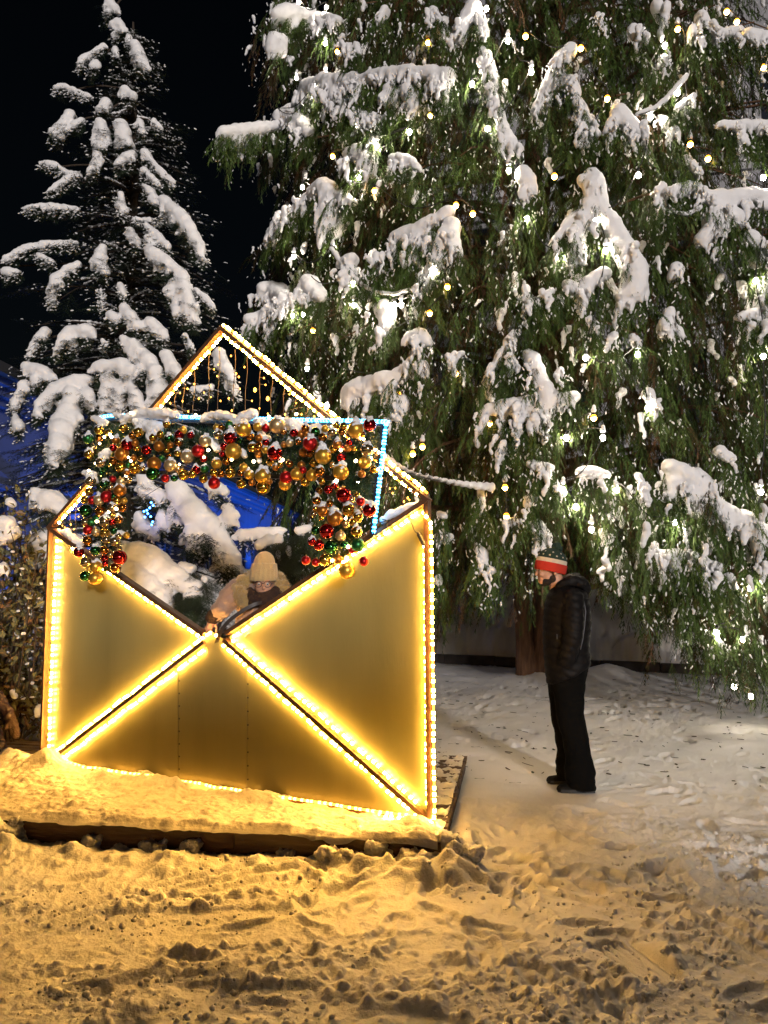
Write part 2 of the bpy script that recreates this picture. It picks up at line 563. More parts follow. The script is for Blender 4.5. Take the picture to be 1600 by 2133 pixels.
def GZ(x, y):
    x = np.asarray(x, float); y = np.asarray(y, float)
    d = np.hypot(x, y)
    tr = 1 - sstep(4.2, 7.0, y - 0.12 * x)                      # trampled hard near the camera
    z = 0.05 * (fbm(x, y, 1.6, 3, 3) - 0.5)
    slick = sstep(0.5, 0.62, fbm(x, y, 0.9, 3, 21))
    m = tr * (1 - 0.75 * slick)
    wx = x + 0.25 * (fbm(x, y, 0.7, 2, 31) - 0.5); wy = y + 0.25 * (fbm(x, y, 0.7, 2, 37) - 0.5)
    rid = 1 - np.abs(2 * fbm(wx, wy, 0.34, 3, 41) - 1)
    z = z + m * (0.075 * (rid ** 3 - 0.35)) * 0.12
    z = z + (0.8 + 0.2 * m) * 0.022 * (fbm(wx, wy, 0.16, 3, 51) - 0.5)
    qx = x + 0.03 * (fbm(x, y, 0.06, 2, 55) - .5); qy = y + 0.03 * (fbm(x, y, 0.06, 2, 57) - .5)
    heap = sstep(0.40, 0.62, fbm(x * 0.7 + 0.25 * y, y * 1.35, 0.5, 3, 63))                # clods gather in patches
    z = z + m * heap * (0.02 * sstep(0.3, 0.9, heap) + bumps(qx, qy, 0.13, 61, 0.35, 0.20) + bumps(qx, qy, 0.07, 65, 0.65, 0.34))
    z = z + (0.50 + 0.50 * m) * (0.45 + 0.55 * heap) * (bumps(qx, qy, 0.042, 71, 0.7, 0.55) + bumps(x, y, 0.021, 75, 0.75, 0.65))
    for (px, py, a, s) in prints:                                # boot prints
        sel = (np.abs(x - px) < 0.35) & (np.abs(y - py) < 0.35)
        if not sel.any(): continue
        dx = x[sel] - px; dy = y[sel] - py
        u = (dx * math.cos(a) + dy * math.sin(a)) / (0.15 * s); v = (-dx * math.sin(a) + dy * math.cos(a)) / (0.06 * s)
        q = np.sqrt(u * u + v * v)
        z[sel] += -0.020 * s * (1 - sstep(0.55, 1.05, q)) + 0.007 * s * np.exp(-((q - 1.15) / 0.22) ** 2)
    for (c, a, hw, hl) in treads:                                # the ribbed sole prints
        sel = (np.abs(x - c[0]) < 0.4) & (np.abs(y - c[1]) < 0.4)
        dx = x[sel] - c[0]; dy = y[sel] - c[1]
        u = dx * math.cos(a) + dy * math.sin(a); v = -dx * math.sin(a) + dy * math.cos(a)
        w = (1 - sstep(0.85, 1.05, np.abs(u) / hl)) * (1 - sstep(0.85, 1.05, np.abs(v) / hw))
        rib = -0.012 + 0.009 * np.cos(v * 2 * math.pi / 0.038)
        z[sel] = z[sel] * (1 - w) + rib * w
    # long scraped arcs between the deck and the right edge
    c = ground(760, 2300, 0)
    rr = np.hypot(x - c[0], y - c[1])
    arcm = np.exp(-((rr - 2.0) / 0.25) ** 2) * tr
    z = z + arcm * 0.012 * np.sin(rr * 60 + 4 * fbm(x, y, 0.5, 2, 81))
    # ploughed lumps along the deck front and right corner
    rx = x - F0[0]; ry = y - F0[1]
    a = rx * e1[0] + ry * e1[1]; b = rx * e2[0] + ry * e2[1]
    near = np.exp(-((b + 0.16) / 0.16) ** 2) * sstep(-0.35, 0.0, a) * (1 - sstep(5.5, 6.5, a))
    pile = 0.8 * sstep(0.40, 0.75, fbm(x, y, 0.42, 3, 91)) * 0.07 + 0.03
    leftp = sstep(2.6, 3.6, a) * 0.10
    lump = bumps(x + .04 * fbm(x, y, .07, 2, 94), y, 0.16, 95, 0.6, 0.42) + bumps(x, y + .03 * fbm(x, y, .05, 2, 94), 0.10, 96, 0.7, 0.5)
    z = z + near * (pile + leftp + lump)
    side = np.exp(-((a + 0.13) / 0.10) ** 2) * sstep(-0.35, -0.1, b) * (1 - sstep(0.2, 2.2, b))
    z = z + side * (0.02 + 0.05 * fbm(x, y, 0.2, 3, 97) + bumps(x, y, 0.13, 98, .6, .3))
    under = sstep(0.0, 0.06, a) * sstep(0.0, 0.06, b) * (1 - sstep(2.3, 2.4, b)) * (1 - sstep(4.8, 4.9, a))
    z = z * (1 - under) - 0.03 * under
    # flat where the man stands
    fm = np.exp(-(((x - MAN[0]) / 0.3) ** 2 + ((y - MAN[1]) / 0.28) ** 2))
    z = z * (1 - fm)
    # the bank behind the kerb, the mound round the cedar, the rise on the left
    cb = (x - curbA[0]) * cn[0] + (y - curbA[1]) * cn[1]
    z = z + sstep(0.12, 0.16, cb) * (0.18 + sstep(0.1, 1.3, cb) * (0.75 + 0.5 * fbm(x, y, 0.9, 4, 101)) + 0.10 * fbm(x, y, 0.25, 3, 103) + bumps(x, y, 0.7, 111, .8, .8) + bumps(x, y, 0.3, 113, .75, .75))
    rc = np.hypot(x - CEDAR[0], y - CEDAR[1])
    z = z + 0.22 * np.exp(-(rc / 0.7) ** 2)
    hp = ground(1272, 1410, 0)
    z = z + 0.20 * np.exp(-(((x - hp[0]) / 0.42) ** 2 + ((y - hp[1]) / 0.4) ** 2))
    z = z + 0.35 * sstep(7.5, 11, y) * (1 - sstep(-2.5, -0.5, x))
    z = z + 0.03 * fbm(x, y, 0.5, 3, 107) * sstep(6, 9, y)
    return z


s_cols = np.linspace(-1.2, 1.2, 1050)
p_rows = np.concatenate([np.geomspace(5200, 1420, 60), np.arange(1410, 196, -2.1), np.arange(196, 126, -0.8), np.arange(126, 60, -2.1), np.geomspace(60, 8.5, 40)])
S, Pq = np.meshgrid(s_cols, p_rows)
Yg = CAM_H * FPX / Pq; Xg = S * Yg
Zg = GZ(Xg.ravel(), Yg.ravel()).reshape(Xg.shape)
nr, nc = Xg.shape
idx = np.arange(nr * nc).reshape(nr, nc)
quads = np.stack([idx[:-1, :-1], idx[:-1, 1:], idx[1:, 1:], idx[1:, :-1]], -1).reshape(-1, 4)
g = obj("ground", np.stack([Xg, Yg, Zg], -1).reshape(-1, 3), quads, M['gsnow'], smooth=True)
tag(g, "trampled snow ground with boot prints and ploughed lumps", "snow", kind='structure')


# unseen snow bank behind the camera, added to shade the panels and foreground
bx, bt = np.meshgrid(np.linspace(-18, 18, 300), np.linspace(0, 1, 40))
by0 = -1.9 - 3.4 * bt
prof_ = np.sin(np.clip(bt, 0, 1) * math.pi) ** 0.8 * (1 - sstep(2.6, 5.2, bx))
bz = -0.05 + prof_ * (2.75 + 0.5 * (fbm(bx, bt * 0.6, 1.1, 3, 601) - 0.35)) + 0.12 * (fbm(bx, by0, 0.25, 3, 603) - .5) * prof_
id_ = np.arange(bx.size).reshape(bx.shape)
q = np.stack([id_[:-1, :-1], id_[1:, :-1], id_[1:, 1:], id_[:-1, 1:]], -1).reshape(-1, 4)
tag(obj("added_shade_bank", np.stack([bx, by0, bz], -1).reshape(-1, 3), q, M['gsnow'], smooth=True), "added unseen bank of snow shading the envelope and foreground", "snow", kind='structure')


def gz1(x, y):
    return float(GZ(np.array([x]), np.array([y]))[0])


# ------------------------------------------------------------------ kerb
mb = MB()
k = -1.5
i = 0
while k < 9:
    L_ = 1.0
    a = curbA + cd * k; b = curbA + cd * (k + L_ - 0.012)
    h = 0.24 + 0.004 * (i % 3)
    mb.bar(a + UP * (h / 2 - 0.06), b + UP * (h / 2 - 0.06), 0.14, h, cn, UP)
    k += L_; i += 1
tag(mb.build("low_kerb", M['curb']), "low dark kerb wall holding back the snow bank behind the cedar trunk", "kerb")

# ------------------------------------------------------------------ deck
deck = thing("wooden_deck", "low snow covered wooden deck with dark front boards under the glowing envelope", "deck", F0 * [1, 1, 0])
DW, DD = 4.75, 2.3


def DK(a, b, z):
    p = F0 + e1 * a + e2 * b
    return np.array([p[0], p[1], z])


for (a0, a1) in ((0.0, 1.22), (1.226, 4.75)):
    mb = MB()
    mb.box8([DK(a0, 0, -0.05), DK(a1, 0, -0.05), DK(a1, 0.03, -0.05), DK(a0, 0.03, -0.05), DK(a0, 0, PZ - .004), DK(a1, 0, PZ - .004), DK(a1, 0.03, PZ - .004), DK(a0, 0.03, PZ - .004)])
    ob = mb.build("fascia_board", M['wood'], deck)
    mb = MB()
    for sa in (a0 + 0.05, a1 - 0.05):
        for sz in (0.03, 0.09):
            p = DK(sa, -0.001, sz)
            mb.tube([p, p - e2 * 0.003], 0.006, 8)
    mb.build("screw", M['metal'], ob)
mb = MB()
mb.box8([DK(0.0, 0.034, -0.05), DK(0.03, 0.034, -0.05), DK(0.03, DD, -0.05), DK(0, DD, -0.05), DK(0, 0.034, PZ - .03), DK(0.03, 0.034, PZ - .03), DK(0.03, DD, PZ - .03), DK(0, DD, PZ - .03)])
mb.build("side_board", M['wood'], deck)
b = 0.05; i = 0
while b < DD - 0.1:
    mb = MB()
    ex = -0.012 - 0.01 * random.random()
    dz = random.uniform(-0.002, 0.002)
    mb.box8([DK(ex, b, PZ - .026), DK(DW, b, PZ - .026), DK(DW, b + .085, PZ - .026), DK(ex, b + .085, PZ - .026), DK(ex, b, PZ + dz), DK(DW, b, PZ + dz), DK(DW, b + .085, PZ + dz), DK(ex, b + .085, PZ + dz)])
    sl = mb.build("deck_slat", M['slat'], deck)
    # a strip of blown snow left on each slat
    aa = np.linspace(0.0, 0.5, 42); bb = np.linspace(b - 0.004, b + 0.088, 9)
    A, B = np.meshgrid(aa, bb)
    n_ = fbm(A * 1.0 + 5, B * 1.0 + 9, 0.06, 3, 200)
    cover = 0.020 * (n_ - 0.42) / 0.25 - 0.012 * np.abs((B - b - 0.042) / 0.046) ** 3
    Z = PZ + 0.003 + np.clip(cover, -0.012, 0.03)
    P_ = F0 + e1 * A.ravel()[:, None] + e2 * B.ravel()[:, None]
    P_[:, 2] = Z.ravel()
    id_ = np.arange(A.size).reshape(A.shape)
    q = np.stack([id_[:-1, :-1], id_[:-1, 1:], id_[1:, 1:], id_[1:, :-1]], -1).reshape(-1, 4)
    obj("snow_dusting", P_, q, M['gsnow'], sl, True)
    b += 0.108; i += 1

# snow lying on the deck in front of the envelope
aa = np.linspace(0.015, 5.4, 620); tt = np.linspace(0, 1, 150)
A, T = np.meshgrid(aa, tt)
relBR = BR - F0
def env_b(a):
    # depth of the envelope foot across the deck at position a
    ab, bb_ = relBR @ e1, relBR @ e2
    da, db = eu @ e1, eu @ e2
    return bb_ + (a - ab) * db / da
Bv = 0.02 - 0.10 * fbm(A, A * 0, 0.22, 4, 301, 0.65) + T * (np.maximum(env_b(A), 0.27) + 0.12 + 0.02)
P_ = F0 + e1 * A.ravel()[:, None] + e2 * Bv.ravel()[:, None]
X_, Y_ = P_[:, 0].reshape(A.shape), P_[:, 1].reshape(A.shape)
H_ = 0.012 + 0.034 * fbm(X_, Y_, 0.5, 3, 311) + 0.045 * (fbm(X_, Y_, 0.12, 3, 313) - 0.5) + 0.6 * bumps(X_, Y_, 0.10, 317, 0.4, 0.4) + 0.7 * bumps(X_, Y_, 0.04, 319, 0.5, 0.5)
de = env_b(A) - Bv
ridge = np.exp(-((de - 0.06) / 0.11) ** 2)
H_ += ridge * (0.016 + 0.085 * sstep(0.35, 0.75, fbm(X_, Y_, 0.3, 3, 321))) * (0.15 + 0.85 * sstep(0.5, 1.6, A))
H_ += 0.12 * np.exp(-(((A - 3.2) / 0.16) ** 2 + ((de - 0.08) / 0.2) ** 2))
H_ *= sstep(0.0, 0.10, T) * 0.85 + 0.15
H_ *= sstep(0.0, 0.14, A)
H_ += 0.06 * np.exp(-(((A - 0.17) / 0.16) ** 2 + ((Bv - 0.1) / 0.14) ** 2)) * sstep(0, .03, T)
Zd = PZ - 0.004 + H_ - (1 - sstep(0, 0.015, T)) * (0.006 + 0.03 * sstep(0.55, 0.75, fbm(A, A * 0 + 3, 0.3, 3, 303)))
P_[:, 2] = Zd.ravel()
id_ = np.arange(A.size).reshape(A.shape)
q = np.stack([id_[:-1, :-1], id_[1:, :-1], id_[1:, 1:], id_[:-1, 1:]], -1).reshape(-1, 4)
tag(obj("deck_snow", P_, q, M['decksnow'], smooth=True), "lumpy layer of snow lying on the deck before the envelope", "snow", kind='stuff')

# big broken chunks of snow along the deck front
chunk_px = [(60, 1712, 26), (130, 1718, 20), (195, 1748, 24), (255, 1752, 14), (300, 1762, 18), (330, 1765, 14), (395, 1770, 16), (520, 1750, 22), (560, 1765, 18), (600, 1775, 13),
            (665, 1765, 20), (700, 1790, 24), (745, 1775, 26), (800, 1785, 32), (850, 1780, 30), (880, 1800, 26), (945, 1790, 28), (975, 1800, 18), (20, 1745, 22)]
chunk_words = ["big rounded snow chunk at the far left front of the deck", "snow chunk heaped against the left end of the deck", "broad snow chunk below the left fascia board",
               "small snow chunk right of the broad left one", "angular snow chunk leaning on the long dark board", "small snow chunk beside the angular one on the dark board", "snow chunk alone under the middle of the long board",
               "tall pale snow chunk standing before the board joint", "second snow chunk left of the board joint", "small snow chunk touching the board joint", "upright snow chunk right of the board joint",
               "low snow chunk lying in front of the short board", "snow chunk filling the space before the short board", "largest snow chunk near the deck corner", "snow chunk resting on the deck edge under the lower right envelope corner",
               "flat snow chunk tumbled off the deck corner", "large snow chunk just right of the deck corner", "small snow chunk on the far side of the deck corner", "snow chunk at the left frame edge below the deck",
               "little snow lump on the open snow left of the middle", "little snow lump on the trampled snow below the deck corner", "round snow lump near the ribbed boot print", "smaller lump next to the round lump by the boot print", "dark edged little lump left of centre in the trampled snow"]
for (px, py, r), w in zip(chunk_px, chunk_words):
    p = ground(px, py, 0.03)
    rr = 1.25 * r * p[1] / FPX
    base = gz1(p[0], p[1])
    els = []
    for kk in range(7):
        o = rng.normal(0, 0.42, 3) * rr
        s = rr * rng.uniform(0.35, 0.75)
        els.append((np.array([p[0], p[1], base + rr * 0.35]) + o * [1.2, 0.8, 0.6], (s * 1.1, s, s * 0.85)))
    V, Fq = ellipsoids_raw(els, ICO2)
    me = remeshed("snow_chunk", V, Fq, max(0.005, rr / 13), [M['gsnow']], [(rr * 0.9, rr * 1.0), (rr * 0.35, rr * 0.35), (rr * .15, rr * .14)], 2, 0.5)
    o = link("snow_chunk", me)
    tag(o, w, "snow chunk", "snow chunks broken off along the deck")

# small crumbs everywhere near the camera
cv = []; cf = []; n0 = 0
TV, TF = ICO1
for kk in range(3000):
    y = 2.7 + 2.3 * rng.random() ** 1.3
    x = rng.uniform(-0.6, 0.6) * y
    if fbm(np.array([x]), np.array([y]), 0.5, 2, 401)[0] < 0.45: continue
    rel = np.array([x, y, 0]) - F0
    if rel @ e1 > -0.02 and rel @ e2 > -0.02: continue
    s = 0.004 + 0.013 * rng.random() ** 3
    if rng.random() < 0.02: s *= 1.8
    cv.append((x, y, s))
cv = np.array(cv)
zc = GZ(cv[:, 0], cv[:, 1])
jit = rng.uniform(0.65, 1.3, (len(cv), len(TV), 1))
Vc = TV[None] * jit * cv[:, 2][:, None, None] + np.stack([cv[:, 0], cv[:, 1], zc + cv[:, 2] * 0.12], -1)[:, None, :]
Fc = TF[None] + (np.arange(len(cv)) * len(TV))[:, None, None]
tag(obj("snow_crumbs", Vc.reshape(-1, 3), Fc.reshape(-1, 3), M['gsnow'], smooth=True), "loose crumbs of snow scattered over the trampled ground", "snow", kind='stuff')

# twigs and dead leaves on the snow under the cedar
lv = []; lf = []; lc = []; n0 = 0
for kk in range(420):
    y = rng.uniform(6.2, 13); x = rng.uniform(0.03, 0.62) * y
    L_ = rng.uniform(0.02, 0.10) * (2.2 if rng.random() < 0.05 else 1); w_ = rng.uniform(0.004, 0.010)
    if rng.random() < 0.3: w_ = min(L_, .06) * 0.22; L_ = min(L_, .06) * .8
    a = rng.uniform(0, math.pi); z = gz1(x, y) + 0.006
    dx, dy = math.cos(a), math.sin(a)
    bend = rng.uniform(-0.25, 0.25)
    pts = []
    for t in (-.5, -.17, .17, .5):
        cx_ = x + dx * L_ * t - dy * L_ * bend * (t * t); cy_ = y + dy * L_ * t + dx * L_ * bend * t * t
        ww = w_ * (1 - 1.4 * abs(t))
        zz = z + 0.008 * abs(t) * rng.random()
        pts += [(cx_ - dy * ww, cy_ + dx * ww, zz), (cx_ + dy * ww, cy_ - dx * ww, zz + w_ * 0.5)]
    lv += pts
    for t in range(3):
        lf.append((n0 + 2 * t, n0 + 2 * t + 1, n0 + 2 * t + 3, n0 + 2 * t + 2))
    n0 += 8; lc += [rng.random() * 0.3] * 8
tag(obj("fallen_twigs", lv, np.array(lf), M['cedar'], color=lc), "dead leaves and twigs strewn on the snow under the cedar", "twigs", kind='stuff')

# ------------------------------------------------------------------ envelope
env = thing("envelope", "giant light-up envelope of white sheets edged with glowing yellow rope lights", "envelope decoration", (BR + BL) / 2)


def poly_panel(name, pts_px, off, th, mat, bevel=True):
    f = [ENV(x, y, off) for x, y in pts_px]
    bk = [p - en * th for p in f]
    n = len(f)
    F = [tuple(range(n)), tuple(range(2 * n - 1, n - 1, -1))] + [(i, i + n, (i + 1) % n + n, (i + 1) % n) for i in range(n)]
    return obj(name, f + bk, F, mat, env)


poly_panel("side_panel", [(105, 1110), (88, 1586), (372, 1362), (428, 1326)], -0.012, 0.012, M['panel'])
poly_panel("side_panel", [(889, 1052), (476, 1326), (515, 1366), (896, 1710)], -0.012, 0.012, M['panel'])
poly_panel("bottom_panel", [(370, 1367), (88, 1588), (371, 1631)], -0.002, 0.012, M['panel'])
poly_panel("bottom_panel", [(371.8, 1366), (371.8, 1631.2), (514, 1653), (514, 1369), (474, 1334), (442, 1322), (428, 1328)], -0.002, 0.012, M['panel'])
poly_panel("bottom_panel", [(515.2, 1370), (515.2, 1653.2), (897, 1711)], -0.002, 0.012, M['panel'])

mb = MB()
for u in np.linspace(0.08, 0.92, 9):
    for (a, b) in (((112, 1120), (96, 1575)), ((879, 1090), (886, 1680)), ((371, 1372), (371, 1622)), ((514, 1375), (514, 1645)), ((130, 1140), (415, 1332)), ((490, 1326), (870, 1075))):
        c_ = ENV(a[0] + (b[0] - a[0]) * u + 3, a[1] + (b[1] - a[1]) * u, -0.004)
        mb.tube([c_, c_ + en * 0.0045], 0.006, 8)
mb.build("screw", M['metal'], env)
BARS = [("frame_bar", (106, 1096), (88, 1590)), ("frame_bar", (890, 1040), (897, 1716)), ("bottom_bar", (86, 1588), (899, 1713)),
        ("fold_bar", (100, 1588), (427, 1337)), ("fold_bar", (468, 1333), (895, 1710)),
        ("rim_bar", (106, 1100), (428, 1322)), ("rim_bar", (474, 1319), (890, 1043)),
        ("flap_bar", (104, 1102), (465, 684)), ("flap_bar", (464, 684), (894, 1044))]
for i, (nm, a, b) in enumerate(BARS):
    A_, B_ = ENV(*a, 0.004), ENV(*b, 0.004)
    d_ = (B_ - A_) / np.linalg.norm(B_ - A_)
    mb = MB(); mb.bar(A_, B_, 0.020 if i == 0 else 0.030, (0.034 if nm == 'fold_bar' else 0.050) + 0.0025 * i, np.cross(d_, en), en)
    mb.build(nm, M['bar'], env)


def rope(parent, pts, r=0.0088, pitch=0.044, led='led', tub='ledtube', name="rope_light"):
    """lit rope: clear tubing with a bright diode at every pitch"""
    pts = np.asarray(pts, float)
    seg = np.linalg.norm(np.diff(pts, axis=0), axis=1); cum = np.concatenate([[0], np.cumsum(seg)])
    n = max(2, int(cum[-1] / pitch))
    ss = []; kinds = []
    for i in range(n):
        b0 = (i + 0.16 * math.sin(i * 2.39) + 0.1 * math.sin(i * 7.7)) * pitch if 0 < i else 0.0
        ss += [b0, b0 + pitch * 0.42]; kinds += [0, 1]
    ss.append(n * pitch)
    ss = np.array(ss)
    Pp = np.stack([np.interp(ss, cum, pts[:, k]) for k in range(3)], -1)
    # two rings at each change so that the diode is a fatter short piece
    V, F, MI = [], [], []
    t, N, B = frames(Pp)
    ns = 6
    an = np.arange(ns) * 2 * math.pi / ns + 0.3
    cnt = 0
    for i in range(len(ss) - 1):
        rr = r if kinds[i] == 0 else r * 0.72
        for e in (0, 1):
            c = Pp[i + e]
            V.append(c + rr * (N[i][None] * np.cos(an)[:, None] + B[i][None] * np.sin(an)[:, None]))
        for j in range(ns):
            k = (j + 1) % ns
            F.append((cnt + j, cnt + k, cnt + ns + k, cnt + ns + j)); MI.append(kinds[i])
        if kinds[i] == 0:
            F.append(tuple(cnt + j for j in range(ns))[::-1]); MI.append(0)
            F.append(tuple(cnt + ns + j for j in range(ns))); MI.append(0)
        cnt += 2 * ns
    return obj(name, np.concatenate(V), F, [M[led], M[tub]], parent, True, MI)


def env_rope(pts_px, off=0.05, sag=0.0, **kw):
    pts = [ENV(x, y, off) for x, y in pts_px]
    out = []
    for i in range(len(pts) - 1):
        n = max(2, int(np.linalg.norm(pts[i + 1] - pts[i]) / 0.12))
        for k in range(n):
            u = k / n
            out.append(pts[i] * (1 - u) + pts[i + 1] * u + UP * (0.004 * math.sin(9 * u * n + i) + 0.005 * math.sin(2.1 * u * n + 2 * i)) + en * 0.003 * math.sin(5 * u * n))
    out.append(pts[-1])
    return rope(env, out, **kw)


env_rope([(101, 1118), (91, 1400), (85, 1582)], 0.0)                          # left outside
env_rope([(119, 1124), (110, 1330), (101, 1580)], 0.009)                      # left inside
env_rope([(886, 1074), (897, 1090), (899, 1140), (902, 1400), (905, 1690), (903, 1708), (892, 1714), (840, 1707), (775, 1696)], 0.04)
env_rope([(884, 1135), (887, 1400), (890, 1690)], 0.009)
env_rope([(886, 1068), (868, 1072), (800, 1113), (640, 1222), (480, 1330)], 0.009)   # under the right rim
env_rope([(215, 1186), (330, 1266), (422, 1331)], 0.009)                      # under the left rim
env_rope([(150, 1142), (215, 1186)], 0.009)
env_rope([(96, 1581), (250, 1461), (408, 1339), (416, 1332), (440, 1318), (447, 1320), (462, 1333)], 0.012)
env_rope([(124, 1586), (260, 1481), (430, 1350)], 0.012)
env_rope([(464, 1344), (556, 1427), (700, 1553), (874, 1705)], 0.012)
env_rope([(484, 1334), (580, 1415), (720, 1535), (885, 1688)], 0.012)
env_rope([(130, 1590), (330, 1620), (480, 1643), (640, 1668), (775, 1690), (870, 1700)], 0.05, led='ledlow')
env_rope([(110, 1086), (300, 866), (464, 677), (468, 677), (700, 868), (893, 1030)], 0.02)   # flap outside
env_rope([(122, 1090), (305, 880), (465, 697), (690, 884), (884, 1042)], 0.034)               # flap inside
# joining clips, plug and loose lead on the right panel
mb = MB()
mb.tube(catmull([ENV(852, 1078, .03), ENV(858, 1092, .045), ENV(864, 1106, .045), ENV(871, 1112, .04)], 6), 0.004, 6)
mb.build("loose_lead", M['black'], env)
mb = MB(); mb.tube([ENV(870, 1109, .04), ENV(873, 1114, .04), ENV(882, 1132, .04), ENV(884, 1135, .04)], [0.008, 0.014, 0.014, 0.009], 10)
mb.build("plug", M['black'], env)
mb = MB()
mb.tube(catmull([ENV(797, 1082, .05), ENV(806, 1086, .07), ENV(806, 1105, .08), ENV(795, 1118, .08), ENV(781, 1116, .08), ENV(778, 1102, .07), ENV(786, 1091, .06), ENV(812, 1083, .05)], 6), 0.004, 6)
mb.build("cable_loop", M['black'], env)
mb = MB()
for px, py in [(525, 1312), (635, 1206), (582, 1245), (528, 1288), (476, 1320), (429, 1316), (448, 1316), (680, 1180), (838, 1078), (735, 1145)]:
    p = ENV(px, py, 0.03); mb.tube([p, p + UP * 0.022 + eu * 0.006], 0.0022, 5)
for u in np.linspace(0.06, 0.95, 11):
    for A_, B_ in (((892, 1100), (899, 1690)), ((472, 1334), (888, 1696)), ((466, 690), (888, 1040)), ((112, 1090), (464, 690))):
        x, y = A_[0] + (B_[0] - A_[0]) * u, A_[1] + (B_[1] - A_[1]) * u
        p = ENV(x, y, 0.045); mb.tube([p - eu * 0.03, p + eu * 0.03], 0.0025, 5)
mb.build("cable_tie", M['bar'], env)
# snow lodged on the two lower corners of the flap
for nm, pl in (("snow_ledge", [(122, 1108, 6), (140, 1112, 9), (152, 1124, 9), (165, 1134, 7)]), ("snow_ledge", [(797, 1086, 8), (815, 1073, 10), (845, 1062, 8), (868, 1052, 6), (880, 1045, 3)])):
    els = []
    for x, y, r in pl:
        p = ENV(x, y - r * 0.4, -0.01); rr = r * p[1] / FPX
        els.append((p, (rr * 1.5, rr * 1.2, rr)))
        els.append((p + rng.normal(0, .012, 3), rr * 0.8))
    V, Fq = ellipsoids_raw(capsule_els([e[0] for e in els], [e[1] if np.isscalar(e[1]) else e[1][2] for e in els], 0.5), ICO2)
    obj_mesh(nm, remeshed(nm, V, Fq, 0.008, [M['snow']], [(0.02, 0.05)], 2), env)

# ------------------------------------------------------------------ letter sheet frame with blue rope
let = thing("letter_frame", "tilted letter sheet frame edged with icy blue rope light rising from the envelope", "letter frame", ENV(500, 1000, 0.03))
LO = 0.07
for i, (a, b) in enumerate([((196, 872), (803, 884)), ((800, 882), (776, 1118)), ((196, 872), (222, 1190)), ((196, 980), (795, 1000))]):
    A_, B_ = ENV(*a, LO - 0.03), ENV(*b, LO - 0.03); d_ = (B_ - A_) / np.linalg.norm(B_ - A_)
    mb = MB(); mb.bar(A_, B_, 0.03, 0.03 + .003 * i, np.cross(d_, en), en)
    mb.build("frame_bar", M['metal'], let)
lp = [ENV(x, y, LO) for x, y in [(202, 872), (240, 865), (370, 868), (600, 874), (790, 878), (803, 882), (803, 894), (790, 1010), (778, 1112)]]
rope(let, catmull(lp, 4), 0.0135, 0.024, 'bled', 'bledtube')

# ------------------------------------------------------------------ curtain of little lights in the flap opening
cur = thing("icicle_lights", "curtain of thin wires with tiny warm lights hanging inside the flap of the envelope", "fairy lights", ENV(500, 880, -0.02))
strand_px = [(367, 816, 868), (384, 797, 872), (407, 768, 860), (437, 735, 862), (458, 722, 862), (490, 728, 858), (515, 742, 860), (543, 763, 862), (567, 790, 870), (593, 806, 872), (616, 828, 872), (641, 850, 872),
             (134, 1066, 1118), (148, 1052, 1128), (160, 1046, 1140), (806, 985, 1078), (843, 1016, 1062)]
q7 = [(665, 215), (600, 243), (655, 318), (627, 350), (648, 395), (455, 390), (515, 342), (740, 260), (830, 335), (792, 400), (775, 378), (605, 460), (450, 480), (495, 448), (605, 535), (525, 545), (400, 508), (335, 575), (455, 630), (505, 650),
      (565, 645), (725, 543), (800, 480), (900, 487), (960, 408), (970, 453), (985, 545), (930, 610), (985, 645), (1130, 515), (1175, 575), (1210, 650), (1180, 655), (1100, 650), (745, 625), (1295, 665), (670, 560), (417, 562), (560, 505), (880, 560)]
tiny = [(250 + x / 3.2, 660 + y / 3.2) for x, y in q7]
tiny += [(700 + x / 6.957, 930 + y / 6.957) for x, y in [(675, 465), (650, 585), (780, 610), (860, 605), (820, 675), (1040, 745), (1065, 775), (985, 800)]]
tiny += [(100 + x / 4, 830 + y / 4) for x, y in [(140, 1075), (190, 1050), (215, 1090), (255, 985), (250, 920), (280, 1180), (195, 1280), (120, 1060)]]
st_objs = []
for (x, y0, y1) in strand_px:
    pts = [ENV(x - 4 * u + 1.5 * math.sin(7 * u + x), y0 + (y1 - y0) * u, -0.02) for u in np.linspace(0, 1, 9)]
    mb = MB(); mb.tube(pts, 0.0028, 5)
    st_objs.append((x, y0, y1, mb.build("strand", M['wire'], cur)))
for (x, y) in tiny:
    ok = [s for s in st_objs if s[1] - 12 < y < s[2] + 22] or st_objs
    s = min(ok, key=lambda s: abs(s[0] - x))
    p = ENV(x, y, -0.012); a = ENV(s[0] - 3, y - 2, -0.02)
    big = (abs(x - 531) < 3) or (abs(x - 558) < 2 and abs(y - 830) < 4)
    r = 0.0125 if big else rng.uniform(0.0042, 0.0062)
    V, Fq = ellipsoids_raw([(p, (r, r, r * 1.4))], ICO1)
    bl = obj("bulb", V, Fq, M['icicle'], s[3], True)
    mb = MB(); mb.tube([a, p], 0.0022, 4); mb.build("stem", M['wire'], s[3])

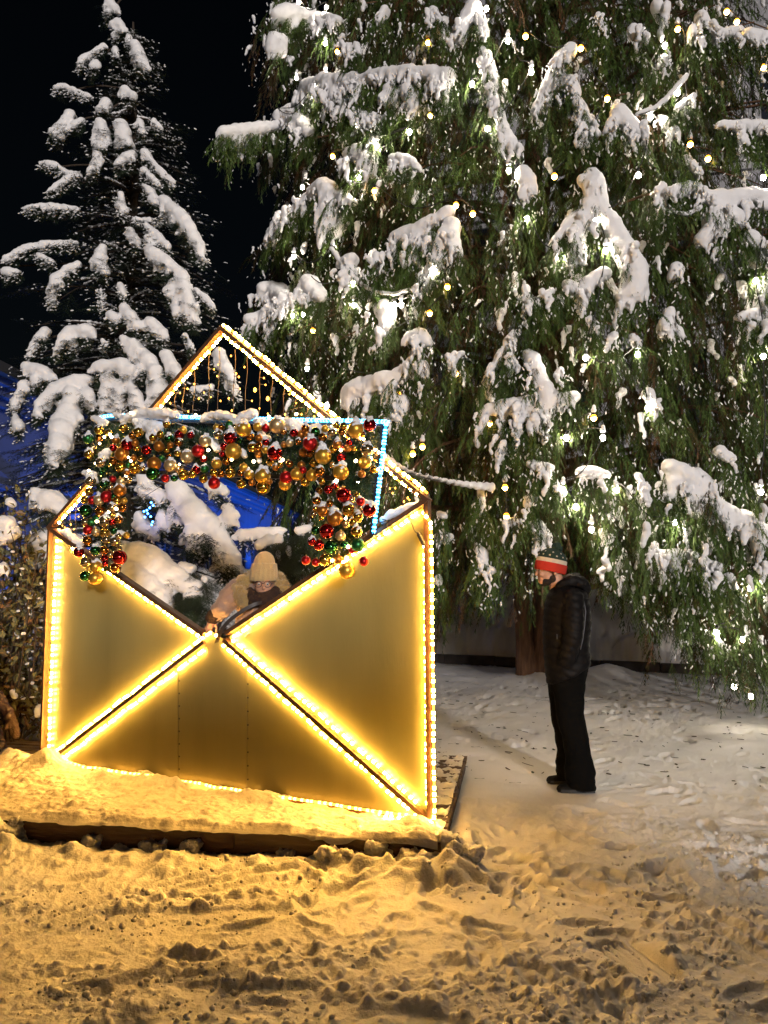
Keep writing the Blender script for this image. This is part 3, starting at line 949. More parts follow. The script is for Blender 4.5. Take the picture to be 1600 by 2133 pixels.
# ------------------------------------------------------------------ garland on the letter sheet
gar = thing("garland", "bristly green tinsel garland arching over the letter sheet with snow on top", "garland", ENV(480, 930, 0.15))
paths = [([(205, 905), (300, 905), (420, 915), (520, 925), (620, 930), (700, 925), (775, 925)], 0.13),
         ([(205, 960), (330, 945), (450, 955), (560, 965), (660, 960), (760, 960)], 0.11),
         ([(225, 900), (212, 980), (222, 1060), (226, 1120), (212, 1175)], 0.115), ([(250, 960), (248, 1060), (240, 1130), (225, 1180)], 0.085),
         ([(745, 920), (728, 1000), (712, 1060), (700, 1120), (700, 1165)], 0.125), ([(770, 930), (760, 1010), (745, 1080), (730, 1140)], 0.085)]
V_, F_, C_ = [], [], []
nv = 0
for pl, rad in paths:
    pp = catmull([ENV(x, y, 0.13) for x, y in pl], 14)
    seg = np.concatenate([[0], np.cumsum(np.linalg.norm(np.diff(pp, axis=0), axis=1))])
    n = int(seg[-1] * 3600)
    u = rng.uniform(0, seg[-1], n)
    c = np.stack([np.interp(u, seg, pp[:, k]) for k in range(3)], -1)
    d = rng.normal(size=(n, 3)); d /= np.linalg.norm(d, axis=1, keepdims=True)
    r0 = rad * rng.uniform(0.0, 0.55, (n, 1)); ln = rad * rng.uniform(0.35, 0.62, (n, 1))
    b0 = c + d * r0
    d2 = d + 0.5 * rng.normal(size=(n, 3)); d2 /= np.linalg.norm(d2, axis=1, keepdims=True)
    sd_ = np.cross(d2, rng.normal(size=(n, 3))); sd_ /= np.linalg.norm(sd_, axis=1, keepdims=True)
    w = 0.0022
    tri = np.stack([b0 - sd_ * w, b0 + sd_ * w, b0 + d2 * ln], 1)
    V_.append(tri.reshape(-1, 3)); F_.append(np.arange(n * 3).reshape(-1, 3) + nv); nv += n * 3
    C_.append(np.repeat(rng.random(n), 3))
obj("tinsel", np.concatenate(V_), np.concatenate(F_), M['garl'], gar, color=np.concatenate(C_))
for pl in ([(262, 873, 13), (285, 864, 15), (310, 860, 15), (340, 862, 16), (365, 866, 10)], [(285, 880, 12), (322, 890, 18), (318, 915, 12)], [(425, 872, 10), (445, 866, 13), (470, 866, 13), (488, 872, 10)], [(488, 885, 15), (510, 868, 15), (525, 862, 12), (480, 900, 10)],
           [(532, 876, 8), (548, 880, 8)], [(593, 880, 12), (610, 885, 17), (625, 890, 13), (622, 905, 10)], [(640, 905, 10), (660, 893, 15), (675, 905, 13)], [(200, 872, 10), (215, 880, 10)], [(178, 985, 8), (190, 990, 12), (193, 1002, 11)], [(225, 940, 9), (218, 948, 11)], [(445, 920, 10), (452, 935, 9)],
           [(505, 940, 6), (510, 950, 8)], [(538, 950, 7), (541, 962, 6)], [(545, 905, 9), (555, 915, 10), (550, 925, 7)], [(240, 864, 6), (252, 868, 6)], [(660, 1045, 8), (680, 1055, 9), (700, 1062, 7)], [(720, 1050, 9), (740, 1055, 10), (752, 1062, 6)], [(755, 1045, 10), (768, 1047, 10), (778, 1052, 8)], [(232, 1110, 5), (248, 1109, 6), (258, 1110, 5)]):
    A_ = [ENV(x, y, 0.20) for x, y, r in pl]
    rr = [r * a[1] / FPX for (x, y, r), a in zip(pl, A_)]
    V, Fq = ellipsoids_raw(capsule_els(A_, rr, 0.5, (1.05, 1.3, 0.8)), ICO2)
    obj_mesh("snow_clump", remeshed("snow_clump", V, Fq, 0.009, [M['snow']], [(0.035, 0.06), (0.012, 0.02)], 2), gar)

fa = thing("fairy_lights", "string of tiny bright white lights woven through the bauble garland", "fairy lights", ENV(480, 930, 0.2))
fpts = [(100 + x / 4, 830 + y / 4) for x, y in [(470, 320), (515, 300), (530, 322), (430, 375), (575, 355), (545, 325), (670, 490), (690, 520), (1340, 430), (1095, 550), (570, 920), (505, 945), (405, 1025), (650, 640), (395, 540), (310, 330), (690, 120), (1300, 490), (1230, 140), (340, 600)]]
fpts += [(400 + x / 4, 830 + y / 4) for x, y in [(135, 430), (515, 525), (755, 510), (1240, 430), (1430, 340), (1365, 520), (1555, 450), (1205, 685), (1280, 1000), (1300, 1235), (1290, 1330), (1170, 1350), (1385, 985), (1550, 590), (330, 510), (640, 150), (870, 130), (1180, 200)]]
order = sorted(fpts[:20], key=lambda p: p[1] + (0 if p[0] > 240 else 900) * 0 + p[0] * 0.2) + sorted(fpts[20:], key=lambda p: p[0] * 0.4 + p[1])
cab = []
for (x, y) in order:
    cab.append(ENV(x, y, 0.20))
mb = MB(); mb.tube(catmull(np.array(cab) - en * 0.06, 5), 0.002, 4); mb.build("cable", M['black'], fa)
for (x, y) in order:
    p = ENV(x, y, 0.285); r = rng.uniform(0.0085, 0.0125)
    V, Fq = ellipsoids_raw([(p, r)], ICO1)
    obj("bulb", V, Fq, M['fairy'], fa, True)

# ------------------------------------------------------------------ baubles
BC = {'G': ('gold', (0.66, 0.38, 0.055)), 'R': ('red', (0.42, 0.014, 0.016)), 'N': ('green', (0.02, 0.13, 0.035)), 'A': ('bronze', (0.42, 0.16, 0.025)), 'S': ('champagne', (0.62, 0.46, 0.24))}
for k_, (nm, c) in BC.items():
    M['ball' + k_ + 's'] = pmat("shiny_%s_glass" % nm, c, 0.13, 0.92, coat=0.25)
    M['ball' + k_ + 'm'] = pmat("matte_%s_lacquer" % nm, c, 0.36, 0.75)
M['goldcap'] = pmat("gilt_cap", (0.7, 0.5, 0.18), 0.3, 1.0)
za = 100, 830
B2 = """425 262 38 G s 1;335 335 42 N m 1;425 330 30 A s 0;505 285 30 G s 0;340 462 38 G s 1;630 245 35 G s 1;755 280 42 G s 1;545 412 30 R s 0;660 385 48 R s 1;617 465 56 A m 0;440 535 42 S s 1;545 520 35 A s 0;605 575 42 G s 0;725 585 46 G s 0;745 415 28 G s 0;875 325 32 G s 1;820 430 40 R s 0;925 400 42 A m 0;1010 335 38 N s 1;715 495 25 A m 0;775 505 25 G s 0;945 500 28 N m 0;885 545 56 A m 0;1022 560 52 S m 1;875 625 55 N s 0;978 665 34 R m 0;1130 635 45 G s 0;1205 630 35 G s 0;1295 670 35 G s 0;1385 705 48 R m 0;1160 490 52 S m 1;1250 437 50 R m 0;1310 355 48 S m 1;1090 365 35 A s 1;1080 455 28 G s 1;1190 305 30 R s 1;1420 300 40 S s 1;1405 545 42 G m 1;990 215 32 G s 1;355 690 42 S s 1;475 715 40 N s 1;540 672 28 R m 0;488 818 48 R m 0;600 765 50 A m 1;580 850 36 G s 0;425 850 42 S m 1;370 850 35 R m 0;305 845 32 G s 0;315 935 50 N s 0;440 945 45 A s 0;475 1025 48 S s 1;335 1095 40 R m 0;315 1030 35 S s 0;400 1115 34 S m 0;475 1120 40 G s 0;330 1185 38 A s 0;560 1190 42 S s 1;655 1140 25 G m 0;395 1265 40 N s 1;470 1265 36 A s 0;258 1280 42 R s 1;472 1335 30 R s 0;597 1325 58 R s 0;565 1410 42 A s 0;318 1365 46 S s 0;400 1400 48 G m 1;310 1480 42 N s 0;396 1498 52 G m 0"""
B3 = """430 255 62 G m 1;318 325 52 R s 1;265 400 30 R s 0;345 440 66 G m 0;505 410 38 G s 1;548 235 38 G m 1;615 245 35 R m 1;710 225 64 S m 1;850 285 34 R s 1;615 365 30 R s 1;690 455 60 R s 1;765 385 25 A m 0;815 370 32 S m 1;985 375 58 R m 1;930 450 38 A m 0;1092 480 66 G m 1;1165 285 36 S s 1;1175 425 35 G s 0;1245 495 38 R s 0;1365 260 66 G m 1;1482 220 52 R s 1;1460 425 54 S s 1;1440 535 50 G m 0;1240 615 64 G m 1;1415 630 32 A m 0;1065 610 42 A s 1;1000 640 48 G m 0;875 630 52 G m 0;910 555 32 A m 0;785 660 52 R m 0;775 715 50 G m 0;945 695 38 G s 0;1085 690 28 G s 0;475 635 40 G m 1;588 645 62 G m 1;595 740 56 G s 0;410 620 26 A s 0;320 620 42 G s 0;410 715 38 G s 0;500 700 28 A m 0;640 690 30 A m 0;1138 760 36 R s 0;1265 805 62 R s 0;1040 850 36 A s 1;1090 935 46 A m 1;1192 1000 62 A m 1;1305 930 52 G s 1;1385 985 42 G s 1;1478 930 56 R s 1;1012 965 26 S s 0;1283 1050 32 S s 0;1030 1100 36 N s 0;1122 1105 60 R s 0;1238 1145 42 S m 0;1372 1110 46 G s 1;1000 1190 34 R s 1;1055 1220 44 R s 0;1155 1240 56 N s 0;1380 1222 56 N m 0;1030 1365 32 R m 0;1108 1345 48 G s 0;1215 1340 38 A m 0;1290 1435 66 G m 0;1432 1358 38 R m 0;1060 770 30 A s 0"""
balls = []
for txt, ox in ((B2, 100), (B3, 400)):
    for it in txt.split(';'):
        x, y, r, c, f, s = it.split()
        balls.append((ox + int(x) / 4, 830 + int(y) / 4, int(r) / 4, c, f, int(s)))
# more of the smaller baubles tucked between the big ones
r_b = np.random.default_rng(77)
tries = 0
fill = 0
while fill < 95 and tries < 6000:
    tries += 1
    if r_b.random() < 0.5:
        x, y = r_b.uniform(185, 785), 0
        y = r_b.uniform(895, 1000) - (12 if x > 420 else 0)
    elif r_b.random() < 0.55:
        x, y = r_b.uniform(178, 262), r_b.uniform(1000, 1190)
    else:
        y = r_b.uniform(1010, 1170); x = r_b.uniform(652, 770) - (y - 1010) * 0.12
    r = r_b.uniform(6.0, 9.5)
    if all(math.hypot(x - b[0], y - b[1]) > 0.70 * (r + b[2]) for b in balls):
        balls.append((x, y, r, r_b.choice(list('GGAAARNS')), r_b.choice(['s', 's', 'm']), int(r_b.random() < 0.2))); fill += 1
ball_me = {}
bV, bF = ICO4
for k_ in BC:
    for f in 'sm':
        ball_me[k_ + f] = mesh_np("bauble_ball", bV, bF, [M['ball' + k_ + f]], True)
# knob and eyelet on the top of a bauble
mb = MB(); mb.tube([(0, 0, .96), (0, 0, 1.16)], [.22, .2], 12); mb.tube([(-.1, 0, 1.16), (-.08, 0, 1.3), (0, 0, 1.36), (.08, 0, 1.3), (.1, 0, 1.16)], .03, 5)
cap_me = mesh_np("bauble_cap", np.concatenate(mb.V), mb.F, [M['goldcap']], True)
snow_me = []
for v in range(7):
    els = []
    r_ = np.random.default_rng(v)
    top = [0.45, 0.75, 0.3, 0.95, 0.55, 0.15, 1.2][v]
    for k in range(26):
        a = r_.uniform(0, 2 * math.pi); el = r_.uniform(0.25, 1.5)
        p = np.array([math.cos(a) * math.cos(el), math.sin(a) * math.cos(el), math.sin(el)]) * 0.92
        els.append((p, r_.uniform(0.2, 0.36)))
    for k in range(6):
        els.append((np.array([r_.normal(0, .22), r_.normal(0, .22) + 0.15, 0.95 + top * k / 6]), r_.uniform(0.3, 0.5) * (1 - 0.5 * k / 6)))
    V, Fq = ellipsoids_raw(els, ICO2)
    snow_me.append(remeshed("bauble_snow", V, Fq, 0.085, [M['snow']], [(0.30, 0.5), (0.1, 0.18)], 2))


def zone(x, y):
    if x < 268 and y > 985: return 'left leg'
    if x > 648 and y > 1008: return 'right leg'
    if x < 330: return 'left end'
    if x > 640: return 'right end'
    return 'middle'


ZONE_TXT = {'left leg': 'on left garland leg', 'right leg': 'on right garland leg', 'left end': 'at upper left garland corner',
            'right end': 'at upper right garland corner', 'middle': 'in mid top garland'}
info = []
for i, (x, y, r, c, f, s) in enumerate(balls):
    size = 'large' if r > 13 else ('small' if r < 9.2 else 'medium')
    base = "%s %s %s bauble%s" % (size, 'shiny' if f == 's' else 'matte', BC[c][0], ' under snow cap' if s else '')
    info.append([base, zone(x, y), x, y])
ORD = ['first', 'second', 'third', 'fourth', 'fifth', 'sixth', 'seventh', 'eighth', 'ninth', 'tenth', 'eleventh', 'twelfth', 'thirteenth', 'fourteenth', 'fifteenth', 'sixteenth']
from collections import defaultdict
grp = defaultdict(list)
for i, t in enumerate(info): grp[(t[0], t[1])].append(i)
lab = {}
for (base, z), ids in grp.items():
    if len(ids) == 1:
        lab[ids[0]] = base + ' ' + ZONE_TXT[z]
    else:
        vert = z in ('left leg', 'right leg')
        ids = sorted(ids, key=lambda i: info[i][3] if vert else info[i][2])
        for k, i in enumerate(ids):
            w = (('topmost' if k == 0 else 'lowest' if k == len(ids) - 1 else ORD[k] + ' from top') if vert else
                 ('leftmost' if k == 0 else 'rightmost' if k == len(ids) - 1 else ORD[k] + ' from left'))
            lab[i] = w + ' ' + base + ' ' + ZONE_TXT[z]
for i, (x, y, r, c, f, s) in enumerate(balls):
    off = 0.255 + 0.05 * (vnoise(np.array([i * 1.7]), np.array([3.1]))[0] - 0.5) + (0.03 if r > 13 else 0) + (0.02 if s else 0)
    if (x, y) == (400 + 1290 / 4, 830 + 1435 / 4): off = 0.24
    p = ENV(x, y, off)
    d = np.linalg.norm((p - CAMP) @ FWD)
    R_ = 1.06 * r * d / FPX
    t = thing("bauble", lab[i], "bauble", p, "Christmas baubles hanging on the garland")
    b = link("ball", ball_me[c + f], t); b.scale = (R_,) * 3
    b.rotation_euler = (rng.uniform(-.2, .2), rng.uniform(-.2, .2), rng.uniform(0, 6))
    if s:
        sn = link("snow_cap", snow_me[i % 7], t); sn.scale = (R_ * 0.86,) * 3; sn.location = (0, R_ * .05, R_ * .10); sn.rotation_euler = (rng.uniform(-.15, .15), rng.uniform(-.15, .15), rng.choice([0, .5, -.5, .9]))
    else:
        cp = link("cap", cap_me, t); cp.scale = (R_,) * 3; cp.rotation_euler = (rng.uniform(-.3, .3), rng.uniform(-.3, .3), 0)

# ------------------------------------------------------------------ foliage builders
def ribbon(pts, w0, w1, side):
    pts = np.asarray(pts); n = len(pts)
    w = np.linspace(w0, w1, n)[:, None]
    V = np.empty((2 * n, 3)); V[0::2] = pts - side * w; V[1::2] = pts + side * w
    F = [(2 * i, 2 * i + 1, 2 * i + 3, 2 * i + 2) for i in range(n - 1)]
    return V, F


def cedar_spray(seed):
    """one hanging, lacy spray about 0.6 long: as triangles"""
    r = np.random.default_rng(seed)
    tris = []
    u = np.linspace(0, 1, 8)
    stem = np.stack([0.22 * np.sin(u * 1.5) + 0.04 * u, 0.02 * np.sin(5 * u + seed), -0.62 * u ** 1.35 + 0.03 * u], -1)
    def strip(pts, w0, side):
        n = len(pts)
        for i in range(n - 1):
            wa = w0 * (1 - i / (n - 0.6)); wb = w0 * (1 - (i + 1) / (n - 0.6))
            a, b = pts[i] - side * wa, pts[i] + side * wa
            c, d = pts[i + 1] + side * wb, pts[i + 1] - side * wb
            tris.append((a, b, c)); tris.append((a, c, d))
    strip(stem, 0.004, np.array([0, 1, 0]))
    nb = 15
    for k in range(nb):
        t = 0.08 + 0.9 * k / nb
        p0 = np.array([np.interp(t, u, stem[:, j]) for j in range(3)])
        sgn = 1 if k % 2 else -1
        L_ = (0.27 * (1 - 0.55 * t)) * r.uniform(0.7, 1.15)
        az = sgn * r.uniform(0.5, 1.3) + r.normal(0, 0.25)
        dirx = np.array([math.cos(az), math.sin(az), 0.0])
        q = np.linspace(0, 1, 5)
        pts = p0 + dirx[None] * (L_ * 0.55 * q[:, None]) + np.stack([0 * q, 0 * q, -L_ * (0.15 * q + 0.95 * q ** 1.7)], -1)
        side = np.array([-dirx[1], dirx[0], 0.15]); side /= np.linalg.norm(side)
        strip(pts, 0.0065, side)
        for j in range(1, 5):
            for s2 in (-1, 1):
                b0 = pts[j - 1] + (pts[j] - pts[j - 1]) * r.uniform(0.2, 1)
                dd = (pts[j] - pts[j - 1]); dd /= np.linalg.norm(dd)
                dv = dd * 0.9 + side * s2 * 0.55 + np.array([0, 0, -0.35]) + r.normal(0, .12, 3)
                dv /= np.linalg.norm(dv)
                ln = r.uniform(0.035, 0.075)
                sw = np.cross(dv, np.cross(dv, side) + 0.2); sw /= np.linalg.norm(sw)
                tris.append((b0 - sw * 0.006, b0 + sw * 0.006, b0 + dv * ln))
    return np.array(tris).reshape(-1, 3)


def spruce_fan(seed):
    """a flat twig fan with needles, about 1 unit long, along +x"""
    r = np.random.default_rng(seed)
    tris = []
    def twig(p0, d, L_, w):
        n = max(3, int(L_ / 0.035))
        sd_ = np.cross(d, [0, 0, 1.0]); sd_ /= np.linalg.norm(sd_)
        p1 = p0 + d * L_ + np.array([0, 0, -0.12 * L_])
        tris.append((p0 - sd_ * w, p0 + sd_ * w, p1))
        for k in range(n):
            b0 = p0 + (p1 - p0) * (k + r.random()) / n
            for s in (-1, 1):
                dv = d * 0.75 + sd_ * s * 0.8 + np.array([0, 0, r.uniform(-0.3, 0.45)])
                dv /= np.linalg.norm(dv)
                ln = r.uniform(0.04, 0.065)
                tris.append((b0 - d * 0.007, b0 + d * 0.007, b0 + dv * ln))
    twig(np.zeros(3), np.array([1.0, 0, 0]), 1.0, 0.012)
    for k in range(9):
        t = 0.12 + 0.8 * k / 9
        for s in (-1, 1):
            a = s * r.uniform(0.6, 0.95)
            twig(np.array([t, 0, -0.12 * t * t]), np.array([math.cos(a), math.sin(a), r.uniform(-0.25, 0.1)]), 0.42 * (1 - 0.65 * t) * r.uniform(.8, 1.2), 0.007)
    return np.array(tris).reshape(-1, 3)


def scatter(templates, places):
    """places: (pos, azimuth, scale, tint, tilt) -> merged arrays of triangles with tint"""
    Vs, Cs = [], []
    by = defaultdict(list)
    for p in places: by[p[5] if len(p) > 5 else int(abs(p[3] * 9973)) % len(templates)].append(p)
    for k, lst in by.items():
        T = templates[k]
        pos = np.array([p[0] for p in lst]); az = np.array([p[1] for p in lst]); sc = np.array([p[2] for p in lst]); tn = np.array([p[3] for p in lst]); tl = np.array([p[4] for p in lst])
        c, s = np.cos(az), np.sin(az); ct, st = np.cos(tl), np.sin(tl)
        x = T[None, :, 0] * ct[:, None] + T[None, :, 2] * st[:, None]
        z = -T[None, :, 0] * st[:, None] + T[None, :, 2] * ct[:, None]
        y = T[None, :, 1]
        X = (x * c[:, None] - y * s[:, None]) * sc[:, None] + pos[:, 0:1]
        Y = (x * s[:, None] + y * c[:, None]) * sc[:, None] + pos[:, 1:2]
        Z = z * sc[:, None] + pos[:, 2:3]
        Vs.append(np.stack([X, Y, Z], -1).reshape(-1, 3))
        nt = T.shape[0] // 3
        tri_t = np.clip(tn[:, None] + rng.normal(0, 0.10, (len(lst), nt)), 0, 1)
        Cs.append(np.repeat(tri_t, 3, axis=1).ravel())
    V = np.concatenate(Vs); C = np.concatenate(Cs)
    return V, np.arange(len(V)).reshape(-1, 3), C


# ------------------------------------------------------------------ the big cedar
RZ = [(-1, 3.9), (0.0, 4.2), (0.8, 4.5), (3, 4.7), (8, 4.5), (12, 3.7), (16, 1.6), (18, 0.2)]


def Rz(z):
    return np.interp(z, [a for a, b in RZ], [b for a, b in RZ])


def cedar_at(px, py, lift=0.0):
    """point of the crown's outer surface seen at this direction"""
    d = ray(px, py)
    t = np.linspace(4, 22, 900)
    P_ = CAMP + d * t[:, None]
    rr = np.hypot(P_[:, 0] - CEDAR[0], P_[:, 1] - CEDAR[1]) - Rz(P_[:, 2])
    hit = np.nonzero(rr < 0)[0]
    k = hit[0] if len(hit) else int(np.argmin(rr))
    return CAMP + d * (t[k] - lift)


LEFT = [(-200, 620), (-50, 600), (20, 556), (100, 556), (190, 620), (235, 575), (265, 452), (300, 480), (350, 560), (400, 630), (440, 600), (480, 550), (540, 560), (575, 560), (600, 530), (660, 505), (740, 560), (800, 620), (860, 600), (1100, 560), (1400, 880)]
BOT = [(400, 1330), (880, 1345), (960, 1350), (1010, 1320), (1060, 1300), (1100, 1345), (1150, 1270), (1250, 1275), (1300, 1330), (1360, 1390), (1400, 1440), (1460, 1480), (1540, 1500), (1620, 1480), (2600, 1500)]
lx = lambda y: np.interp(y, [a for a, b in LEFT], [b for a, b in LEFT])
by_ = lambda x: np.interp(x, [a for a, b in BOT], [b for a, b in BOT])

tree = thing("cedar_tree", "huge drooping green cedar loaded with snow and strung with glowing bulbs", "tree", (CEDAR[0], CEDAR[1], 0))
tz = np.linspace(-0.1, 16, 14)
tp = np.stack([CEDAR[0] + 0.12 * np.sin(tz * 0.6) - 0.05, CEDAR[1] + 0.1 * np.cos(tz * 0.5), tz], -1)
tr_ = np.interp(tz, [-0.1, 0.4, 1.5, 6, 16], [0.46, 0.34, 0.28, 0.2, 0.03])
V, F = tube_mesh(tp, tr_, 22)
V = np.asarray(V)
ang = np.arctan2(V[:, 1] - CEDAR[1], V[:, 0] - CEDAR[0])
k = 1 + 0.10 * np.sin(ang * 5 + V[:, 2] * .4) + 0.05 * np.sin(ang * 11)
V[:, 0] = CEDAR[0] + (V[:, 0] - CEDAR[0]) * k; V[:, 1] = CEDAR[1] + (V[:, 1] - CEDAR[1]) * k
obj("trunk", V, F, M['bark'], tree, True)
for (ox, oy, z1, lean) in ((-0.42, -0.1, 4.5, -0.05), (0.45, 0.15, 5.0, 0.08)):
    pts = np.array([[CEDAR[0] + ox + lean * z, CEDAR[1] + oy, z] for z in np.linspace(-0.1, z1, 7)])
    mb = MB(); mb.tube(pts, np.interp(pts[:, 2], [-.1, .3, z1], [.2, .15, .07]), 12); mb.build("side_stem", M['bark'], tree, True)

SPR = [cedar_spray(s) for s in range(7)]
places = []
limb = MB()
tocam = math.atan2(-CEDAR[1], -CEDAR[0])


def try_spray(p, az, sc, tint, tilt=0.0, strict=True):
    px, py = project(p)
    tip = np.array(p) + [0, 0, -0.6 * sc]
    tx, ty = project(tip)
    if px < lx(py) + rng.normal(8, 10): return
    if ty > by_(px) + rng.normal(-25, 22): return
    if strict:
        if px > 1470 and py < 420:
            if (1500 < px and py < 75) or (1495 < px and 110 < py < 235) or (1430 < px < 1600 and 290 < py < 385):
                if rng.random() < 0.75: return
        if 1300 < px < 1360 and 560 < py < 700 and rng.random() < 0.3: return
    if px > 2500 or py < -500: return
    places.append((np.array(p), az, sc, tint, tilt))


nb = 400
for i in range(nb):
    z0 = 0.7 + 12.2 * (i + rng.random()) / nb
    az = tocam + rng.uniform(-2.0, 2.0)
    R_ = float(Rz(z0)) * rng.uniform(0.72, 1.03)
    d = np.array([math.cos(az), math.sin(az)])
    lift = rng.uniform(0.2, 1.0); drop = rng.uniform(0.9, 1.9)
    ts = np.linspace(0.08, 1, 9)
    wob = rng.normal(0, 0.12)
    zb = z0 + lift * np.sin(ts * 2.2) - drop * ts ** 3 * 0.5
    pts = np.stack([CEDAR[0] + d[0] * R_ * ts - d[1] * wob * ts ** 2 * R_, CEDAR[1] + d[1] * R_ * ts + d[0] * wob * ts ** 2 * R_, zb], -1)
    if i % 2 == 0:
        pj = project(pts)
        if np.all(pj[1] < by_(pj[0]) - 30) and np.all(pj[0] > lx(pj[1])) and pts[-1][1] > 6:
            limb.tube(pts, np.linspace(0.05, 0.008, 9), 5)
    tb = rng.normal(0.42, 0.2)
    for k in range(19):
        t = 0.30 + 0.70 * ((k + rng.random()) / 19) ** 0.7
        p = np.array([np.interp(t, ts, pts[:, j]) for j in range(3)])
        p += np.array([-d[1], d[0], 0]) * rng.normal(0, 0.30) * (1.2 - 0.7 * t) + [0, 0, rng.normal(-0.05, 0.12)]
        brown = 0.0
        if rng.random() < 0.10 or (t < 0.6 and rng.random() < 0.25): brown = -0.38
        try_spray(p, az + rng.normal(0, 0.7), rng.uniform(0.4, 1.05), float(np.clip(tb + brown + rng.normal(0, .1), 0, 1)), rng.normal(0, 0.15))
# a sheet of sprays over the whole face so that the crown is closed
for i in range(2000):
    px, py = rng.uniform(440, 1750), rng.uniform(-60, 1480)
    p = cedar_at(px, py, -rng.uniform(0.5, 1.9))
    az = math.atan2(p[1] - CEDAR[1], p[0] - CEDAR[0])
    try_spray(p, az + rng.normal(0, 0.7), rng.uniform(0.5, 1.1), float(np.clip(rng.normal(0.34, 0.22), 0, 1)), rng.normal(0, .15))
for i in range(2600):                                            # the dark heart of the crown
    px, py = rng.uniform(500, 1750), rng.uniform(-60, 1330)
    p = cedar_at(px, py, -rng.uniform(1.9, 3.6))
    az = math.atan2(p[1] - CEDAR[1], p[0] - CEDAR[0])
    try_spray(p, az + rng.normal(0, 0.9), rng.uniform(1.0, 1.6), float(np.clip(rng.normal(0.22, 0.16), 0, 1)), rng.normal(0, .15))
# drooping curtain at the lower right and around the trunk
for i in range(420):
    px = rng.uniform(1240, 1640); py = rng.uniform(1000, 1470)
    p = cedar_at(px, py, rng.uniform(-0.9, 0.2))
    az = math.atan2(p[1] - CEDAR[1], p[0] - CEDAR[0])
    try_spray(p, az + rng.normal(0, 0.8), rng.uniform(0.5, 0.9), float(np.clip(rng.normal(0.45, 0.2), 0, 1)), rng.normal(0, .15), False)

